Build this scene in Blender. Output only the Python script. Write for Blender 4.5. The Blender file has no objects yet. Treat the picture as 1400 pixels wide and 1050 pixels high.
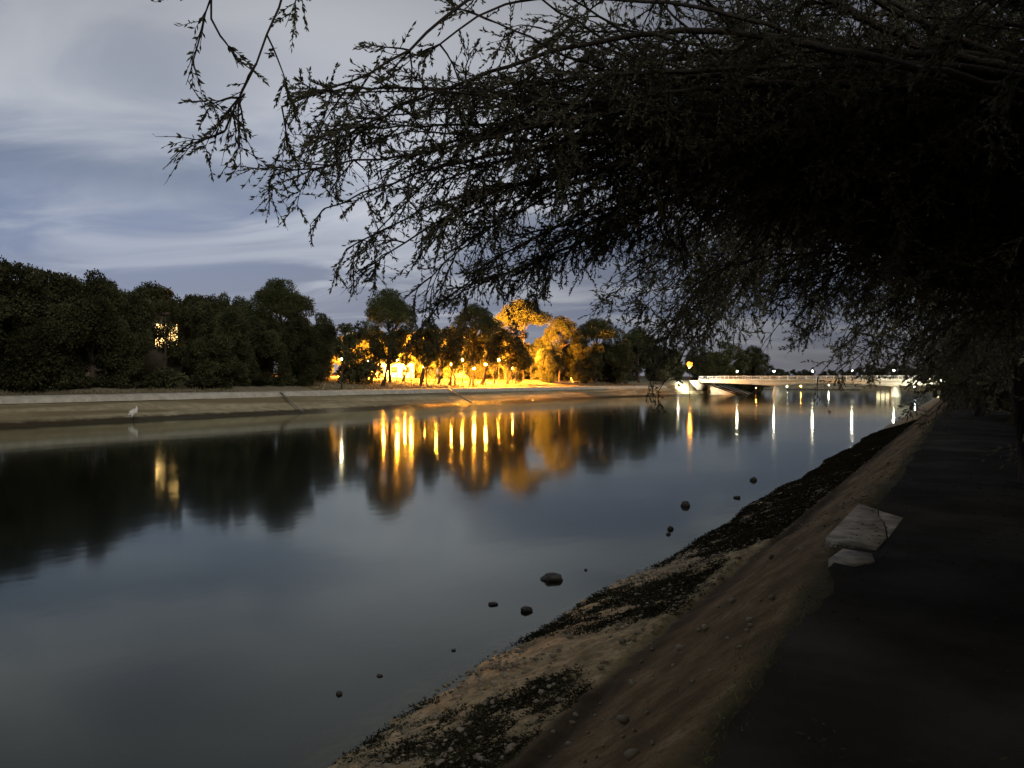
import bpy, math, random
import numpy as np
from mathutils import noise as mnoise, Vector

SEED = 7
random.seed(SEED)
rng = np.random.default_rng(SEED)
sc = bpy.context.scene
C = sc.collection
PI = math.pi

# ------------------------------------------------------------------ camera geometry
TH = math.radians(30.5)          # the canal runs along +Y, the camera looks this far to its left
EYE = 3.6                        # eye height over the water
SN, CS = math.sin(TH), math.cos(TH)
FWD = np.array([-SN, CS, 0.0]); RGT = np.array([CS, SN, 0.0])
FPX = 1052.0


def P(px, py, t):
    """a survey point: bearing px, drop py, distance t along the line of sight"""
    p = FWD * t + RGT * ((px - 700.0) / FPX * t)
    return np.array([p[0], p[1], EYE - (py - 519.0) / FPX * t])


# ------------------------------------------------------------------ mesh helpers
def mesh_from(name, V, F):
    """V (n,3), F list of int arrays, each (m,k)"""
    me = bpy.data.meshes.new(name)
    V = np.asarray(V, dtype=np.float32)
    F = [np.asarray(f, dtype=np.int32) for f in F if len(f)]
    loops = np.concatenate([f.ravel() for f in F])
    sizes = np.concatenate([np.full(len(f), f.shape[1], dtype=np.int32) for f in F])
    starts = np.concatenate([[0], np.cumsum(sizes)[:-1]]).astype(np.int32)
    me.vertices.add(len(V)); me.vertices.foreach_set('co', V.ravel())
    me.loops.add(len(loops)); me.loops.foreach_set('vertex_index', loops)
    me.polygons.add(len(sizes)); me.polygons.foreach_set('loop_start', starts)
    me.polygons.foreach_set('loop_total', sizes)
    me.update(calc_edges=True); me.validate()
    return me


class MB:
    """collects boxes, tubes, quads into one mesh"""
    def __init__(s):
        s.V = []; s.F = {}; s.n = 0

    def add(s, V, faces):
        V = np.asarray(V, float).reshape(-1, 3)
        for f in faces:
            s.F.setdefault(len(f), []).append([i + s.n for i in f])
        s.V.append(V); s.n += len(V)

    def addarr(s, V, F):
        V = np.asarray(V, float).reshape(-1, 3)
        s.F.setdefault(F.shape[1], []).append(np.asarray(F) + s.n)
        s.V.append(V); s.n += len(V)

    def box(s, c, d, rz=0.0, taper=1.0):
        x, y, z = np.array(d) / 2.0
        pts = [(-x, -y, -z), (x, -y, -z), (x, y, -z), (-x, y, -z),
               (-x * taper, -y * taper, z), (x * taper, -y * taper, z), (x * taper, y * taper, z), (-x * taper, y * taper, z)]
        p = np.array(pts); ca, sa = math.cos(rz), math.sin(rz)
        q = np.stack([p[:, 0] * ca - p[:, 1] * sa, p[:, 0] * sa + p[:, 1] * ca, p[:, 2]], 1) + np.array(c)
        s.add(q, [(0, 3, 2, 1), (4, 5, 6, 7), (0, 1, 5, 4), (1, 2, 6, 5), (2, 3, 7, 6), (3, 0, 4, 7)])

    def tube(s, pts, rad, sides=8, cap=True):
        pts = np.asarray(pts, float)
        rad = np.full(len(pts), rad, float) if np.isscalar(rad) else np.asarray(rad, float)
        V, F = tubes(pts[None], rad[None], sides)
        s.addarr(V, F)
        if cap:
            n0 = s.n - len(V)
            s.F.setdefault(sides, []).append([n0 + i for i in range(sides)][::-1])
            s.F.setdefault(sides, []).append([n0 + (len(pts) - 1) * sides + i for i in range(sides)])

    def lathe(s, prof, c, sides=12):
        a = np.arange(sides) * 2 * PI / sides
        V = [(r * math.cos(t) + c[0], r * math.sin(t) + c[1], z + c[2]) for r, z in prof for t in a]
        F = []
        for i in range(len(prof) - 1):
            for j in range(sides):
                k = (j + 1) % sides
                F.append((i * sides + j, i * sides + k, (i + 1) * sides + k, (i + 1) * sides + j))
        F.append(tuple(range(sides))[::-1]); F.append(tuple((len(prof) - 1) * sides + j for j in range(sides)))
        s.add(V, F)

    def mesh(s, name):
        V = np.concatenate(s.V)
        Fs = []
        for k, lst in s.F.items():
            Fs.append(np.concatenate([np.asarray(f).reshape(-1, k) for f in lst]))
        return mesh_from(name, V, Fs)


def tubes(Pn, Rn, sides=3):
    """batch of tubes: Pn (n,k,3), Rn (n,k)"""
    Pn = np.asarray(Pn, float); n, k, _ = Pn.shape
    T = np.gradient(Pn, axis=1)
    T /= np.linalg.norm(T, axis=2, keepdims=True) + 1e-9
    ref = np.where(np.abs(T[..., 2:3]) > 0.9, np.array([1.0, 0, 0]), np.array([0, 0, 1.0]))
    A = np.cross(T, ref); A /= np.linalg.norm(A, axis=2, keepdims=True) + 1e-9
    B = np.cross(T, A)
    ang = np.arange(sides) * 2 * PI / sides
    V = Pn[:, :, None, :] + Rn[:, :, None, None] * (A[:, :, None, :] * np.cos(ang)[None, None, :, None] + B[:, :, None, :] * np.sin(ang)[None, None, :, None])
    idx = np.arange(n * k * sides).reshape(n, k, sides)
    a = idx[:, :-1, :]; b = np.roll(idx, -1, axis=2)[:, :-1, :]
    c = np.roll(idx, -1, axis=2)[:, 1:, :]; d = idx[:, 1:, :]
    F = np.stack([a, b, c, d], -1).reshape(-1, 4)
    return V.reshape(-1, 3), F


def leaf_quads(pos, axis, length, width):
    """narrow diamond leaves: pos (n,3) base, axis (n,3) unit"""
    n = len(pos)
    r = rng.normal(size=(n, 3))
    side = np.cross(axis, r); side /= np.linalg.norm(side, axis=1, keepdims=True) + 1e-9
    L = np.broadcast_to(np.asarray(length), (n,))[:, None]; W = np.broadcast_to(np.asarray(width), (n,))[:, None]
    V = np.stack([pos, pos + axis * L * 0.45 + side * W * 0.5, pos + axis * L, pos + axis * L * 0.5 - side * W * 0.5], 1)
    F = np.arange(n * 4).reshape(n, 4)
    return V.reshape(-1, 3), F


def obj(name, me, m=None, parent=None, smooth=False):
    if isinstance(me, MB):
        me = me.mesh(name)
    o = bpy.data.objects.new(name, me); C.objects.link(o)
    if m is not None and not me.materials:
        me.materials.append(m)
    if smooth:
        me.polygons.foreach_set('use_smooth', np.ones(len(me.polygons), dtype=bool)); me.update()
    if parent is not None:
        o.parent = parent
    return o


def tag(o, label, cat, group=None):
    o['label'] = label; o['category'] = cat
    if group:
        o['group'] = group
    return o


def thing(name, label, cat, loc=(0, 0, 0), rz=0.0, group=None, scale=None):
    o = bpy.data.objects.new(name, None); C.objects.link(o)
    o.location = tuple(float(v) for v in loc); o.rotation_euler = (0, 0, rz); o.empty_display_size = 0.3
    if scale is not None:
        o.scale = scale
    return tag(o, label, cat, group)


def dup(root, label, loc, rz=0.0, scale=None, group=None):
    r = root.copy(); C.objects.link(r); r.location = tuple(float(v) for v in loc); r.rotation_euler = (0, 0, rz)
    if scale is not None:
        r.scale = scale
    r['label'] = label
    if group:
        r['group'] = group
    for ch in list(root.children):
        c = ch.copy(); C.objects.link(c); c.parent = r
        for g in list(ch.children):
            d = g.copy(); C.objects.link(d); d.parent = c
    return r


def struct(name, me, m, smooth=False):
    o = obj(name, me, m, None, smooth); o['kind'] = 'structure'; return o


def stuff(name, me, m, label, cat):
    o = obj(name, me, m); o['kind'] = 'stuff'; return tag(o, label, cat)


# ------------------------------------------------------------------ materials
class NT:
    def __init__(s, m):
        s.t = m.node_tree; s.n = s.t.nodes; s.l = s.t.links

    def new(s, typ, **kw):
        nd = s.n.new(typ)
        for k, v in kw.items():
            if k.startswith('i_'):
                nd.inputs[k[2:].replace('_', ' ')].default_value = v
            else:
                setattr(nd, k, v)
        return nd

    def link(s, a, b):
        s.l.new(a, b)

    def val(s, sock, v):
        if hasattr(v, 'is_output') or hasattr(v, 'links'):
            s.link(v, sock)
        else:
            sock.default_value = v

    def math(s, op, a, b=0.0, c=0.0, clamp=False):
        nd = s.n.new('ShaderNodeMath'); nd.operation = op; nd.use_clamp = clamp
        s.val(nd.inputs[0], a); s.val(nd.inputs[1], b); s.val(nd.inputs[2], c)
        return nd.outputs[0]

    def mix(s, f, a, b, typ='MIX'):
        nd = s.n.new('ShaderNodeMix'); nd.data_type = 'RGBA'; nd.blend_type = typ
        s.val(nd.inputs[0], f)
        for k, v in ((6, a), (7, b)):
            if isinstance(v, (tuple, list)):
                nd.inputs[k].default_value = tuple(v) + (1.0,) if len(v) == 3 else v
            else:
                s.link(v, nd.inputs[k])
        return nd.outputs[2]

    def noise(s, vec, scale, detail=4.0, rough=0.55, dist=0.0):
        nd = s.n.new('ShaderNodeTexNoise')
        nd.inputs['Scale'].default_value = scale; nd.inputs['Detail'].default_value = detail
        nd.inputs['Roughness'].default_value = rough; nd.inputs['Distortion'].default_value = dist
        if vec is not None:
            s.link(vec, nd.inputs['Vector'])
        return nd.outputs['Fac']

    def step(s, v, lo, hi):
        nd = s.n.new('ShaderNodeMapRange'); nd.interpolation_type = 'SMOOTHSTEP'
        s.val(nd.inputs['Value'], v); nd.inputs['From Min'].default_value = lo; nd.inputs['From Max'].default_value = hi
        return nd.outputs[0]


def base_mat(name):
    m = bpy.data.materials.new(name); m.use_nodes = True
    nt = NT(m); b = m.node_tree.nodes['Principled BSDF']
    return m, nt, b


def mat(name, col, rough=0.8, var=0.35, scale=6.0, bump=0.0, bscale=20.0, spec=0.3, metal=0.0, col2=None):
    m, nt, b = base_mat(name)
    tc = nt.new('ShaderNodeTexCoord').outputs['Object']
    f = nt.noise(tc, scale, 6.0, 0.65)
    c2 = col2 if col2 else tuple(c * (1 - var) for c in col)
    c = nt.mix(nt.step(f, 0.32, 0.68), c2, col)
    nt.link(c, b.inputs['Base Color'])
    b.inputs['Roughness'].default_value = rough; b.inputs['Specular IOR Level'].default_value = spec
    b.inputs['Metallic'].default_value = metal
    if bump:
        bp = nt.new('ShaderNodeBump'); bp.inputs['Strength'].default_value = bump; bp.inputs['Distance'].default_value = 0.05
        nt.link(nt.noise(tc, bscale, 6.0, 0.6), bp.inputs['Height']); nt.link(bp.outputs[0], b.inputs['Normal'])
    return m


def emit_mat(name, col, strength):
    m = bpy.data.materials.new(name); m.use_nodes = True
    nt = NT(m); nt.n.clear()
    e = nt.new('ShaderNodeEmission'); e.inputs[0].default_value = tuple(col) + (1,); e.inputs[1].default_value = strength
    o = nt.new('ShaderNodeOutputMaterial'); nt.link(e.outputs[0], o.inputs[0])
    return m


def leaf_mat(name, col, col2, transl=0.3, scale=0.6):
    m = bpy.data.materials.new(name); m.use_nodes = True
    nt = NT(m); nt.n.clear()
    tc = nt.new('ShaderNodeTexCoord').outputs['Object']
    oi = nt.new('ShaderNodeObjectInfo')
    f = nt.noise(tc, scale, 5.0, 0.7)
    c = nt.mix(nt.step(f, 0.35, 0.65), col, col2)
    hv = nt.new('ShaderNodeHueSaturation'); nt.link(c, hv.inputs['Color'])
    nt.link(nt.math('MULTIPLY_ADD', oi.outputs['Random'], 0.5, 0.75), hv.inputs['Value'])
    nt.link(nt.math('MULTIPLY_ADD', oi.outputs['Random'], 0.03, 0.485), hv.inputs['Hue'])
    d = nt.new('ShaderNodeBsdfDiffuse'); t = nt.new('ShaderNodeBsdfTranslucent')
    nt.link(hv.outputs[0], d.inputs[0]); nt.link(hv.outputs[0], t.inputs[0])
    mx = nt.new('ShaderNodeMixShader'); mx.inputs[0].default_value = transl
    nt.link(d.outputs[0], mx.inputs[1]); nt.link(t.outputs[0], mx.inputs[2])
    o = nt.new('ShaderNodeOutputMaterial'); nt.link(mx.outputs[0], o.inputs[0])
    return m


M = dict(
    bark=mat('bark', (0.10, 0.075, 0.055), 0.95, 0.5, 3.0, 0.8, 14.0),
    dark_bark=mat('dark_bark', (0.05, 0.042, 0.036), 0.95, 0.4, 12.0, 0.6, 60.0),
    oak_leaf=leaf_mat('oak_leaf', (0.032, 0.038, 0.019), (0.115, 0.118, 0.062), 0.25, 0.42),
    pine_leaf=leaf_mat('pine_needle', (0.070, 0.085, 0.040), (0.11, 0.12, 0.058), 0.25),
    shrub_leaf=leaf_mat('shrub_leaf', (0.085, 0.090, 0.055), (0.14, 0.14, 0.085), 0.25, 1.5),
    tam_leaf=leaf_mat('tamarisk_leaf', (0.12, 0.125, 0.082), (0.19, 0.185, 0.125), 0.3, 1.2),
    far_leaf=leaf_mat('far_leaf', (0.06, 0.07, 0.045), (0.10, 0.105, 0.07), 0.2),
    concrete=mat('pale_concrete', (0.55, 0.52, 0.45), 0.85, 0.3, 1.2, 0.3, 14.0),
    bridge=mat('bridge_concrete', (0.62, 0.60, 0.52), 0.8, 0.15, 0.6, 0.2, 8.0),
    slab=mat('slab_concrete', (0.40, 0.365, 0.31), 0.95, 0.6, 4.0, 0.4, 90.0, 0.1),
    rust=mat('dark_steel', (0.045, 0.042, 0.04), 0.5, 0.3, 8.0, 0.1, 30.0, 0.5, 0.6),
    white=mat('white_paint', (0.78, 0.77, 0.73), 0.5, 0.1, 5.0),
    plaster=mat('plaster', (0.62, 0.56, 0.46), 0.9, 0.15, 1.0, 0.2, 20.0),
    tile=mat('roof_tile', (0.10, 0.055, 0.04), 0.85, 0.4, 3.0, 0.5, 12.0),
    rock=mat('wet_rock', (0.055, 0.050, 0.042), 0.45, 0.5, 9.0, 0.7, 30.0, 0.5),
    feather=mat('feather', (0.80, 0.79, 0.76), 0.8, 0.08, 14.0),
    legs=mat('bird_leg', (0.03, 0.03, 0.028), 0.6, 0.2, 10.0),
    beak=mat('bird_beak', (0.04, 0.04, 0.04), 0.5, 0.2, 10.0),
    glass=mat('window_frame_paint', (0.5, 0.48, 0.44), 0.5, 0.1),
    sodium=emit_mat('sodium_lamp', (1.0, 0.345, 0.030), 450000.0),
    added_sodium=emit_mat('added_sodium_lamp', (1.0, 0.38, 0.035), 4200.0),
    sodium_glass=emit_mat('sodium_lantern_glass', (1.0, 0.33, 0.02), 9.0),
    sodium_dim=emit_mat('sodium_lamp_dim', (1.0, 0.345, 0.030), 80000.0),
    sodium_soft=emit_mat('sodium_lamp_soft', (1.0, 0.36, 0.035), 900.0),
    warm_lamp=emit_mat('warm_white_lamp', (1.0, 0.80, 0.50), 900.0),
    white_lamp=emit_mat('white_lamp', (1.0, 0.90, 0.66), 380.0),
    flood=emit_mat('flood_lamp', (1.0, 0.95, 0.70), 7500.0),
    blue_lamp=emit_mat('cool_lamp', (0.62, 0.78, 1.0), 700.0),
    lit_pane=emit_mat('lit_pane', (1.0, 0.60, 0.20), 5.0),
    pebble=mat('pebble', (0.26, 0.22, 0.16), 0.7, 0.6, 0.9),
    weed=leaf_mat('seaweed', (0.020, 0.021, 0.013), (0.052, 0.050, 0.030), 0.1, 2.0),
    grass=leaf_mat('grass_blade', (0.060, 0.075, 0.030), (0.12, 0.12, 0.06), 0.3, 1.0),
)

# asphalt path
m, nt, b = base_mat('asphalt')
gp = nt.new('ShaderNodeNewGeometry').outputs['Position']
c = nt.mix(nt.step(nt.noise(gp, 1.1, 6, 0.6), 0.35, 0.7), (0.016, 0.016, 0.014), (0.045, 0.043, 0.038))
c = nt.mix(nt.math('MULTIPLY', nt.noise(gp, 120.0, 3, 0.7), 0.3), c, (0.06, 0.058, 0.052))
nt.link(c, b.inputs['Base Color']); b.inputs['Roughness'].default_value = 0.95; b.inputs['Specular IOR Level'].default_value = 0.05
bp = nt.new('ShaderNodeBump'); bp.inputs['Strength'].default_value = 1.0; bp.inputs['Distance'].default_value = 0.03
nt.link(nt.noise(gp, 45.0, 6, 0.75), bp.inputs['Height']); nt.link(bp.outputs[0], b.inputs['Normal'])
M['asphalt'] = m

# ground: bed, mud, sand, banks, woodland floor, one sheet
m, nt, b = base_mat('ground')
gp = nt.new('ShaderNodeNewGeometry').outputs['Position']
sp = nt.new('ShaderNodeSeparateXYZ'); nt.link(gp, sp.inputs[0])
X, Y, Z = sp.outputs
n1 = nt.noise(gp, 0.9, 6, 0.62); n2 = nt.noise(gp, 4.5, 6, 0.65); n3 = nt.noise(gp, 28.0, 5, 0.65)
mp = nt.new('ShaderNodeMapping'); mp.inputs['Scale'].default_value = (2.2, 1.5, 2.2); nt.link(gp, mp.inputs[0])
nst = nt.noise(mp.outputs[0], 1.0, 6, 0.6)                       # stains drawn out along the bank
xw = nt.math('ADD', X, nt.math('MULTIPLY_ADD', n2, 0.34, -0.17))
sand = nt.mix(nt.step(n2, 0.3, 0.7), (0.13, 0.10, 0.05), (0.40, 0.315, 0.175))
sand = nt.mix(nt.step(n3, 0.50, 0.72), sand, (0.09, 0.075, 0.045))
sand = nt.mix(nt.math('MULTIPLY', nt.step(n1, 0.5, 0.62), 0.75), sand, (0.09, 0.09, 0.045))
slope = nt.mix(nt.step(nst, 0.35, 0.65), (0.070, 0.051, 0.027), (0.165, 0.122, 0.066))
slope = nt.mix(nt.math('MULTIPLY', nt.step(nst, 0.62, 0.72), 0.6), slope, (0.30, 0.24, 0.14))
n4 = nt.noise(gp, 9.0, 8, 0.75)
slope = nt.mix(nt.math('MULTIPLY', nt.step(n4, 0.50, 0.66), 0.75), slope, (0.045, 0.036, 0.024))
slope = nt.mix(nt.math('MULTIPLY', nt.step(nt.noise(gp, 45.0, 6, 0.75), 0.58, 0.72), 0.8), slope, (0.26, 0.22, 0.15))
slope = nt.mix(nt.math('MULTIPLY', nt.step(n3, 0.54, 0.66), 0.7), slope, (0.05, 0.038, 0.024))
top = nt.mix(nt.step(n2, 0.35, 0.65), (0.040, 0.036, 0.020), (0.070, 0.060, 0.034))
nearc = nt.mix(nt.step(xw, -2.98, -2.80), sand, slope)
dip = nt.math('SUBTRACT', nt.step(xw, -2.98, -2.86), nt.step(xw, -2.70, -2.45))
nearc = nt.mix(nt.math('MULTIPLY', dip, 0.75), nearc, (0.035, 0.026, 0.016))
nearc = nt.mix(nt.step(xw, -1.22, -0.98), nearc, top)
mud = nt.mix(nt.step(n1, 0.35, 0.65), (0.30, 0.26, 0.165), (0.42, 0.37, 0.25))
mp2 = nt.new('ShaderNodeMapping'); mp2.inputs['Scale'].default_value = (0.5, 0.04, 1.6); nt.link(gp, mp2.inputs[0])
mud = nt.mix(nt.step(nt.noise(mp2.outputs[0], 1.0, 5, 0.6), 0.42, 0.62), mud, (0.20, 0.165, 0.10))
zw = nt.math('ADD', Z, nt.math('MULTIPLY_ADD', n1, 0.35, -0.17))
farc = nt.mix(nt.step(zw, 0.20, 0.42), (0.055, 0.045, 0.026), mud)
floor = nt.mix(nt.step(n1, 0.35, 0.65), (0.050, 0.040, 0.024), (0.11, 0.09, 0.055))
floor = nt.mix(nt.step(nt.math('ADD', X, nt.math('MULTIPLY_ADD', n1, 6.0, -3.0)), -80.0, -73.0), floor, nt.mix(n2, (0.20, 0.175, 0.12), (0.36, 0.32, 0.23)))
farc = nt.mix(nt.step(zw, 2.02, 2.20), farc, floor)
allc = nt.mix(nt.step(X, -31.0, -30.0), farc, nearc)
allc = nt.mix(nt.step(Z, -0.30, -0.02), (0.030, 0.030, 0.024), allc)
nt.link(allc, b.inputs['Base Color'])
rg = nt.new('ShaderNodeMapRange'); rg.inputs['From Min'].default_value = 0.0; rg.inputs['From Max'].default_value = 0.9
rg.inputs['To Min'].default_value = 0.45; rg.inputs['To Max'].default_value = 0.95
nt.link(Z, rg.inputs['Value']); nt.link(rg.outputs[0], b.inputs['Roughness'])
b.inputs['Specular IOR Level'].default_value = 0.12
bp = nt.new('ShaderNodeBump'); bp.inputs['Strength'].default_value = 0.8; bp.inputs['Distance'].default_value = 0.03
nt.link(nt.math('ADD', nt.math('MULTIPLY', n3, 0.6), n2), bp.inputs['Height']); nt.link(bp.outputs[0], b.inputs['Normal'])
M['ground'] = m

# water: mirror over a murky, see-through body
m = bpy.data.materials.new('water'); m.use_nodes = True
nt = NT(m); nt.n.clear()
gp = nt.new('ShaderNodeNewGeometry').outputs['Position']
mpw = nt.new('ShaderNodeMapping'); mpw.inputs['Scale'].default_value = (1.0, 0.7, 1.0); nt.link(gp, mpw.inputs[0])
wn = nt.math('ADD', nt.math('MULTIPLY', nt.noise(mpw.outputs[0], 0.35, 3, 0.5), 1.6), nt.math('MULTIPLY', nt.noise(mpw.outputs[0], 2.4, 3, 0.5), 0.22))
bp = nt.new('ShaderNodeBump'); bp.inputs['Strength'].default_value = 0.25; bp.inputs['Distance'].default_value = 0.018
nt.link(wn, bp.inputs['Height'])
fr = nt.new('ShaderNodeFresnel'); fr.inputs['IOR'].default_value = 1.33
nt.link(bp.outputs[0], fr.inputs['Normal'])
gl = nt.new('ShaderNodeBsdfGlossy'); gl.inputs['Roughness'].default_value = 0.075; gl.inputs['Color'].default_value = (0.95, 1, 0.93, 1)
nt.link(bp.outputs[0], gl.inputs['Normal'])
tr = nt.new('ShaderNodeBsdfTransparent'); tr.inputs[0].default_value = (0.62, 0.64, 0.52, 1)
mx = nt.new('ShaderNodeMixShader'); nt.link(fr.outputs[0], mx.inputs[0]); nt.link(tr.outputs[0], mx.inputs[1]); nt.link(gl.outputs[0], mx.inputs[2])
o_ = nt.new('ShaderNodeOutputMaterial'); nt.link(mx.outputs[0], o_.inputs[0])
M['water'] = m


# ------------------------------------------------------------------ terrain
def lerp_pts(x, xs, ys):
    return np.interp(x, xs, ys)


def xleft(y):
    return np.interp(y, [-200, 110, 150, 166, 190, 235, 300], [-61.5, -61.5, -60.0, -53.6, -52.8, -85.0, -110.0])


def xright(y):
    return -5.15 + 0.10 * np.sin(y * 0.45) + 0.06 * np.sin(y * 1.3 + 1.0) - 0.02 * np.maximum(y - 110, 0) * 0.0


def zbase(x, y):
    x = np.asarray(x, float); y = np.asarray(y, float)
    xr = xright(y)
    d = x - xr                                   # inland on the near side
    zr = np.interp(d, [-30, -6, -0.6, 0, 1.2, 2.20, 2.32, 2.6, 4.01, 4.4, 12, 30, 120], [-2.2, -1.6, -0.16, 0, 0.40, 0.80, 0.76, 0.92, 1.96, 2.0, 2.05, 3.4, 4.5])
    e = xleft(y) - x
    zl = np.interp(e, [-30, -5, 0, 2.2, 2.5, 6.2, 6.5, 9.0, 16, 40, 90, 300], [-2.2, -1.0, 0, 0.30, 0.38, 1.72, 2.10, 2.24, 3.15, 4.1, 5.2, 9.0])
    f = y - (292 + 6 * np.sin(x * 0.05))
    zf = np.interp(f, [-40, -4, 0, 5, 40, 400], [-2.2, -0.8, 0, 1.2, 2.0, 5.0])
    z = np.maximum(np.maximum(zr, zl), zf)
    ramp = np.clip(1 - np.maximum(np.abs(y - 184) - 6.5, 0) / 7.0, 0, 1)
    lift = ramp * np.maximum(np.clip((-53.5 - x) / 3.0, 0, 1) * (x > -130), np.clip((x - 2.0) / 4.0, 0, 1))
    z = np.where(lift > 0, np.maximum(z, z * (1 - lift) + 3.42 * lift), z)
    return z


def ground_z(x, y):
    return float(zbase(np.array([x]), np.array([y]))[0])


xs = np.concatenate([np.arange(-700, -130, 30), np.arange(-130, -78, 3.0), np.arange(-78, -59.5, 0.6), np.arange(-59.5, -45, 1.2),
                     np.arange(-45, -9, 4.0), np.arange(-9, -6.2, 0.3), np.arange(-6.2, 0.2, 0.036), np.arange(0.2, 4, 0.25), np.arange(4, 40, 2.5), np.arange(40, 601, 40)])
ys = [-60.0, -40, -25, -15, -8, -4, -1, 0.5, 1.5, 2.2]
while ys[-1] < 60: ys.append(ys[-1] + max(0.032, 0.0115 * ys[-1]))
while ys[-1] < 330: ys.append(ys[-1] + 2.0)
while ys[-1] < 1500: ys.append(ys[-1] * 1.08)
ys = np.array(ys)
GX, GY = np.meshgrid(xs, ys)
GZ = zbase(GX, GY)
fx, fy, fz = GX.ravel(), GY.ravel(), GZ.ravel().copy()
for i in range(len(fx)):
    x, y = fx[i], fy[i]
    if -6.2 < x < 0.2 and -4 < y < 70:
        v = Vector((x, y, 0.3))
        onb = 1.0 if x < -2.85 else 0.62
        fz[i] += onb * (0.045 * mnoise.noise(v * 1.6) + 0.030 * mnoise.noise(v * 5.0) + 0.016 * mnoise.noise(v * 13.0)) * (1.0 if x < -1.0 else 0.4)
    elif x < -66 and -60 < y < 340:
        v = Vector((x, y, 0.9))
        k = min(1.0, (-66 - x) / 6.0)
        fz[i] += k * (0.5 * mnoise.noise(v * 0.07) + 0.22 * mnoise.noise(v * 0.3))
    elif x < -59:
        v = Vector((x, y, 0.9)); fz[i] += 0.10 * mnoise.noise(v * 0.5) + 0.05 * mnoise.noise(v * 1.7)
ny, nx = GX.shape
idx = np.arange(nx * ny).reshape(ny, nx)
F = np.stack([idx[:-1, :-1], idx[:-1, 1:], idx[1:, 1:], idx[1:, :-1]], -1).reshape(-1, 4)
struct('ground', mesh_from('ground', np.stack([fx, fy, fz], 1), [F]), M['ground'], True)
struct('water', mesh_from('water', [(-160, -80, 0), (40, -80, 0), (40, 420, 0), (-160, 420, 0)], [np.array([[0, 1, 2, 3]])]), M['water'])

# near path, an asphalt sheet with a ragged edge
yy = np.concatenate([np.arange(-12, 40, 0.12), np.arange(40, 175, 1.5)])
rows = []
for y in yy:
    w = 0.10 * mnoise.noise(Vector((0.3, y * 0.9, 0))) + 0.05 * mnoise.noise(Vector((0.7, y * 4.0, 0)))
    xl_, xr_ = -0.92 + w, 1.75 - 0.8 * w
    rows.append([(x, y, 2.022 + 0.03 * math.sin((x - xl_) / (xr_ - xl_) * PI)) for x in np.linspace(xl_, xr_, 9)])
R_ = np.array(rows); k = R_.shape[1]
idx = np.arange(R_.shape[0] * k).reshape(-1, k)
struct('path', mesh_from('path', R_.reshape(-1, 3), [np.stack([idx[:-1, :-1], idx[:-1, 1:], idx[1:, 1:], idx[1:, :-1]], -1).reshape(-1, 4)]), M['asphalt'], True)

# promenade of pale concrete on the far bank, laid in strips following the bank edge
yy = np.arange(-40, 172, 1.0)
prof = [(5.75, 1.62), (5.85, 1.93), (6.45, 2.22), (8.6, 2.27), (8.65, 2.05)]
V = []
for y in yy:
    for e, z in prof:
        V.append((float(xleft(y)) - e, y, z + 0.03 * mnoise.noise(Vector((e, y * 0.4, 3)))))
k = len(prof); idx = np.arange(len(V)).reshape(-1, k)
struct('promenade', mesh_from('promenade', V, [np.stack([idx[:-1, :-1], idx[1:, :-1], idx[1:, 1:], idx[:-1, 1:]], -1).reshape(-1, 4)]), M['concrete'])


# ------------------------------------------------------------------ tree meshes (each kind modelled once, 12 m tall)
def clump_leaves(centres, radii, flat, n, size, asp=0.6):
    """leafy shells: centres (k,3), radii (k,)"""
    out_p, out_a, out_l = [], [], []
    for c, r in zip(centres, radii):
        k = int(n * (r / np.mean(radii)) ** 2)
        d = rng.normal(size=(k, 3)); d /= np.linalg.norm(d, axis=1, keepdims=True)
        rr = r * rng.uniform(0.25, 1.0, k) ** 0.45 * rng.uniform(0.85, 1.15, k)
        p = c + d * rr[:, None] * np.array([1, 1, flat])
        a = d * 0.7 + rng.normal(size=(k, 3)) * 0.7; a /= np.linalg.norm(a, axis=1, keepdims=True)
        out_p.append(p); out_a.append(a); out_l.append(size * rng.uniform(0.6, 1.5, k))
    p = np.concatenate(out_p); a = np.concatenate(out_a); l = np.concatenate(out_l)
    return leaf_quads(p, a, l, l * asp)


def limb_pts(a, b, k=7, wob=0.25, lift=0.0):
    a = np.array(a, float); b = np.array(b, float)
    s = np.linspace(0, 1, k)[:, None]
    p = a + (b - a) * s
    w = rng.normal(size=(k, 3)) * wob; w[0] = 0; w[-1] = 0
    p += w; p[:, 2] += lift * np.sin(np.linspace(0, PI, k))
    return p


def wood_mesh(name, limbs, sides=7):
    mb = MB()
    for pts, r0, r1 in limbs:
        mb.tube(pts, np.linspace(r0, r1, len(pts)), sides)
    return mb.mesh(name)


def make_oak(height=12.0, spread=0.42, low=0.12, k=30, n=1150, size=0.23):
    cs, rs = [], []
    while len(cs) < k:
        d = rng.uniform(-1, 1, 3)
        if not 0.25 < np.linalg.norm(d) < 1.0: continue
        wz_ = 0.9 if d[2] < 0 else 1.0
        cs.append([d[0] * spread * height * 0.85 * wz_, d[1] * spread * height * 0.85 * wz_, height * (0.48 + d[2] * 0.44)])
        rs.append(height * rng.uniform(0.06, 0.17))
    cs = np.array(cs); rs = np.array(rs)
    cs[:, 2] = np.minimum(cs[:, 2], height - rs * 0.95)
    fol = mesh_from('foliage', *(lambda v: (v[0], [v[1]]))(clump_leaves(cs, rs, 0.8, n, size)))
    limbs = []
    fork = np.array([0.1, 0, height * 0.22])
    limbs.append((limb_pts((0, 0, -0.8), fork, 6, 0.06), 0.34, 0.26))
    for c in cs[rng.permutation(k)[:11]]:
        limbs.append((limb_pts(fork * rng.uniform(0.75, 1.0), c, 7, 0.22), 0.17, 0.03))
    return wood_mesh('trunk', limbs), fol


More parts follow.
